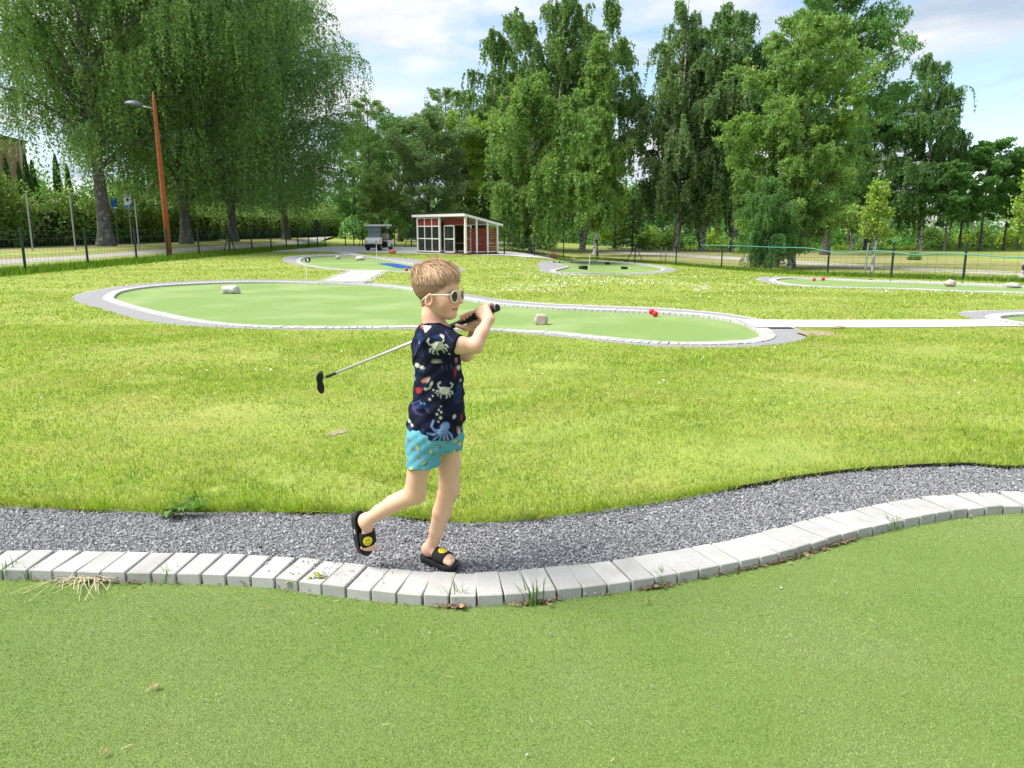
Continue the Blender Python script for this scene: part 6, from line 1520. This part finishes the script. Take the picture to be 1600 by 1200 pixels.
# ---- slides ----
def slide(fr_, side, label):
    e = None
    ol = [(-0.006, 0.0), (0.0, 0.018), (0.018, 0.029), (0.06, 0.030), (0.10, 0.036), (0.135, 0.041), (0.160, 0.040), (0.178, 0.030), (0.186, 0.012), (0.184, -0.008), (0.172, -0.026), (0.150, -0.036), (0.11, -0.039), (0.06, -0.032), (0.018, -0.029), (0.0, -0.018)]
    ol = catmull(ol, True, 4)
    n = len(ol); V = []; lay = [(0.0, 0.93), (0.004, 0.99), (SOLE - 0.006, 1.0), (SOLE + 0.001, 1.03), (SOLE + 0.003, 0.99), (SOLE - 0.001, 0.93)]
    for z, k in lay:
        for x, y in ol: V.append((0.09 + (x - 0.09) * k, y * k * side, z + (0.006 * max(0, (x - 0.15) / 0.035) ** 2 if z < 0.01 else 0.004 * max(0, (x - 0.15) / 0.035) ** 2)))
    Fc = [(i * n + j, i * n + (j + 1) % n, (i + 1) * n + (j + 1) % n, (i + 1) * n + j) for i in range(len(lay) - 1) for j in range(n)] + [tuple(range(n - 1, -1, -1)), tuple((len(lay) - 1) * n + j for j in range(n))]
    if side < 0: Fc = [f[::-1] for f in Fc]
    W = f32(V) @ fr_[1] + fr_[0] - np.array(BOYL)
    so_ = MB().add(W, Fc).build('slide_sandal', M_slide, BOY, smooth=True); so_['label'] = label
    def strap_sdf(P, off=0.0055, x0=0.078, x1=0.140):
        q = tofoot(P, fr_) * f32((1, side, 1))
        d = smin(capsule(q, (0.045, 0, SOLE + 0.032), (0.120, 0.004, SOLE + 0.018), 0.024, 0.017), ellipsoid(q, (0.112, 0.002, SOLE + 0.017), (0.050, 0.0355, 0.0185)), 0.02)
        d = d - off
        return d, q
    def strap(P):
        d, q = strap_sdf(P); d = np.maximum(d, -(d + 0.0055)); w = 0.10 * (q[:, 2] - SOLE)
        return np.maximum(np.maximum(d, np.maximum(0.074 + w - q[:, 0], q[:, 0] - 0.138)), 0.006 - q[:, 2])
    c_ = fr_[0] + f32((0.1, 0, 0.03)) @ fr_[1]
    m1, V1 = sdf_mesh(strap, c_ - 0.09, c_ + 0.09, 0.0026, 'strap'); child(m1, V1, 'strap', M_strap, so_)
    bx, by, bz = (0.108, -0.016, SOLE + 0.032) if side > 0 else (0.112, 0.004, SOLE + 0.036)
    bn = f32((0.10, -0.62, 0.78)) if side > 0 else f32((0.15, 0.05, 0.98)); bn /= np.linalg.norm(bn)
    e1 = np.cross(f32((1, 0, 0)), bn); e1 /= np.linalg.norm(e1); e2 = np.cross(bn, e1)
    def badge(P):
        d, q = strap_sdf(P, 0.0078); r = q - f32((bx, by, bz)); a, b = r @ e1, r @ e2
        return np.maximum(np.maximum(np.maximum(d, -(d + 0.0045)), np.hypot(a, b) - 0.0195), -(r @ bn) - 0.02)
    m2, V2_ = sdf_mesh(badge, c_ - 0.09, c_ + 0.09, 0.0016, 'smiley_badge')
    q = tofoot(f32(V2_), fr_) * f32((1, side, 1)) - f32((bx, by, bz)); a, b = q @ e1, q @ e2        # b points to the toes or heel
    cc = np.tile(f32((0.78, 0.66, 0.02)), (len(V2_), 1)); dk = f32((0.02, 0.02, 0.01))
    up_ = -b if e2[0] > 0 else b
    rr = np.hypot(a, up_); ang = np.arctan2(up_, a)
    cc[(np.hypot(np.abs(a) - 0.0055, (up_ - 0.005) * 0.7) < 0.0026)] = dk
    cc[(np.abs(rr - 0.0118) < 0.0013) & (ang < -0.35) & (ang > -2.79)] = dk
    cc[rr > 0.0186] = f32((0.25, 0.2, 0.02))
    child(m2, V2_, 'smiley_badge', M_badge, so_, cc)
    return so_
slide(NEARF, 1, 'black slide sandal with a yellow smiley on the lifted rear foot'); slide(FARF, -1, 'black slide sandal with a yellow smiley on the planted front foot')
# pale lettering strip moulded on the side of the rear sole
lt = MB()
for k in range(9):
    p = f32((0.060 + k * 0.0052, -0.0335, 0.0135)); s = f32((0.0036, 0.001, 0.006 if k % 3 else 0.0045))
    cs = [(NEARF[0] + (f32((p[0] + a * s[0] / 2, p[1] + b * s[1], p[2] + c * s[2] / 2)) * f32((1, -1 * -1, 1))) @ NEARF[1]) - np.array(BOYL) for c in (-1, 1) for a, b in ((-1, -1), (1, -1), (1, 1), (-1, 1))]
    lt.add(cs, [(3, 2, 1, 0), (4, 5, 6, 7), (0, 1, 5, 4), (1, 2, 6, 5), (2, 3, 7, 6), (3, 0, 4, 7)])
lt.build('sole_print', M_signw, [c for c in BOY.children if c.name.startswith('slide_sandal')][0])
tag(BOY, 'boy in a navy sea-animal t-shirt and turquoise shorts walking with a putter over his shoulder', 'person')

# ---- putter ----
PU_ = empty('putter', tuple(CLUB)); CL0 = np.array(CLUB)
def cp(t): return (np.array(CLUB) + (np.array(BUTT) - np.array(CLUB)) * t) - CL0
tg = 1 - 0.30 / CL
MB().tube([cp(0.075), cp(tg + 0.01)], [0.0062, 0.0066], 10).build('shaft', M_shaft, PU_, smooth=True)
MB().tube([cp(tg), cp(tg + 0.02), cp(0.985), cp(0.986), cp(1.0)], [0.0085, 0.0105, GR, 0.0138, 0.0138], 12).build('grip', M_grip, PU_, smooth=False)
MB().tube([cp(0.994), cp(0.997)], 0.0141, 12).build('grip_ring', M_galv, PU_)
MB().tube([cp(0.02), cp(0.045), cp(0.09)], [0.0075, 0.0068, 0.0065], 10).build('hosel', M_black, PU_, smooth=True)
# two-way head: a flat bar with rounded lobes, upright in the picture
hd = at(500, 597.5, 3.535) - CL0; upv = Vector((0.02, -0.25, 0.97)).normalized(); thv = Vector((1, 0.1, 0)).normalized(); dpv = upv.cross(thv)
poly = []
for k in range(28):
    t = 2 * math.pi * k / 28; c, s = math.cos(t), math.sin(t); L_ = 0.054; y_ = math.copysign(abs(s) ** 0.75, s) * L_
    w_ = 0.0165 * (1 - 0.35 * math.exp(-(y_ / 0.012) ** 2)); poly.append((math.copysign(abs(c) ** 0.8, c) * w_ + 0.006 * (y_ / L_) ** 2, y_))
V = [Vector(hd) + thv * x + upv * y + dpv * z for z in (-0.014, 0.014) for x, y in poly]; n = 28
MB().add(V, [tuple(range(n - 1, -1, -1)), tuple(range(n, 2 * n))] + [(i, (i + 1) % n, n + (i + 1) % n, n + i) for i in range(n)]).build('head', M_black, PU_, bevel=0.003)
tag(PU_, 'black-headed putter with steel shaft and black grip held over the boy\'s shoulder', 'putter')
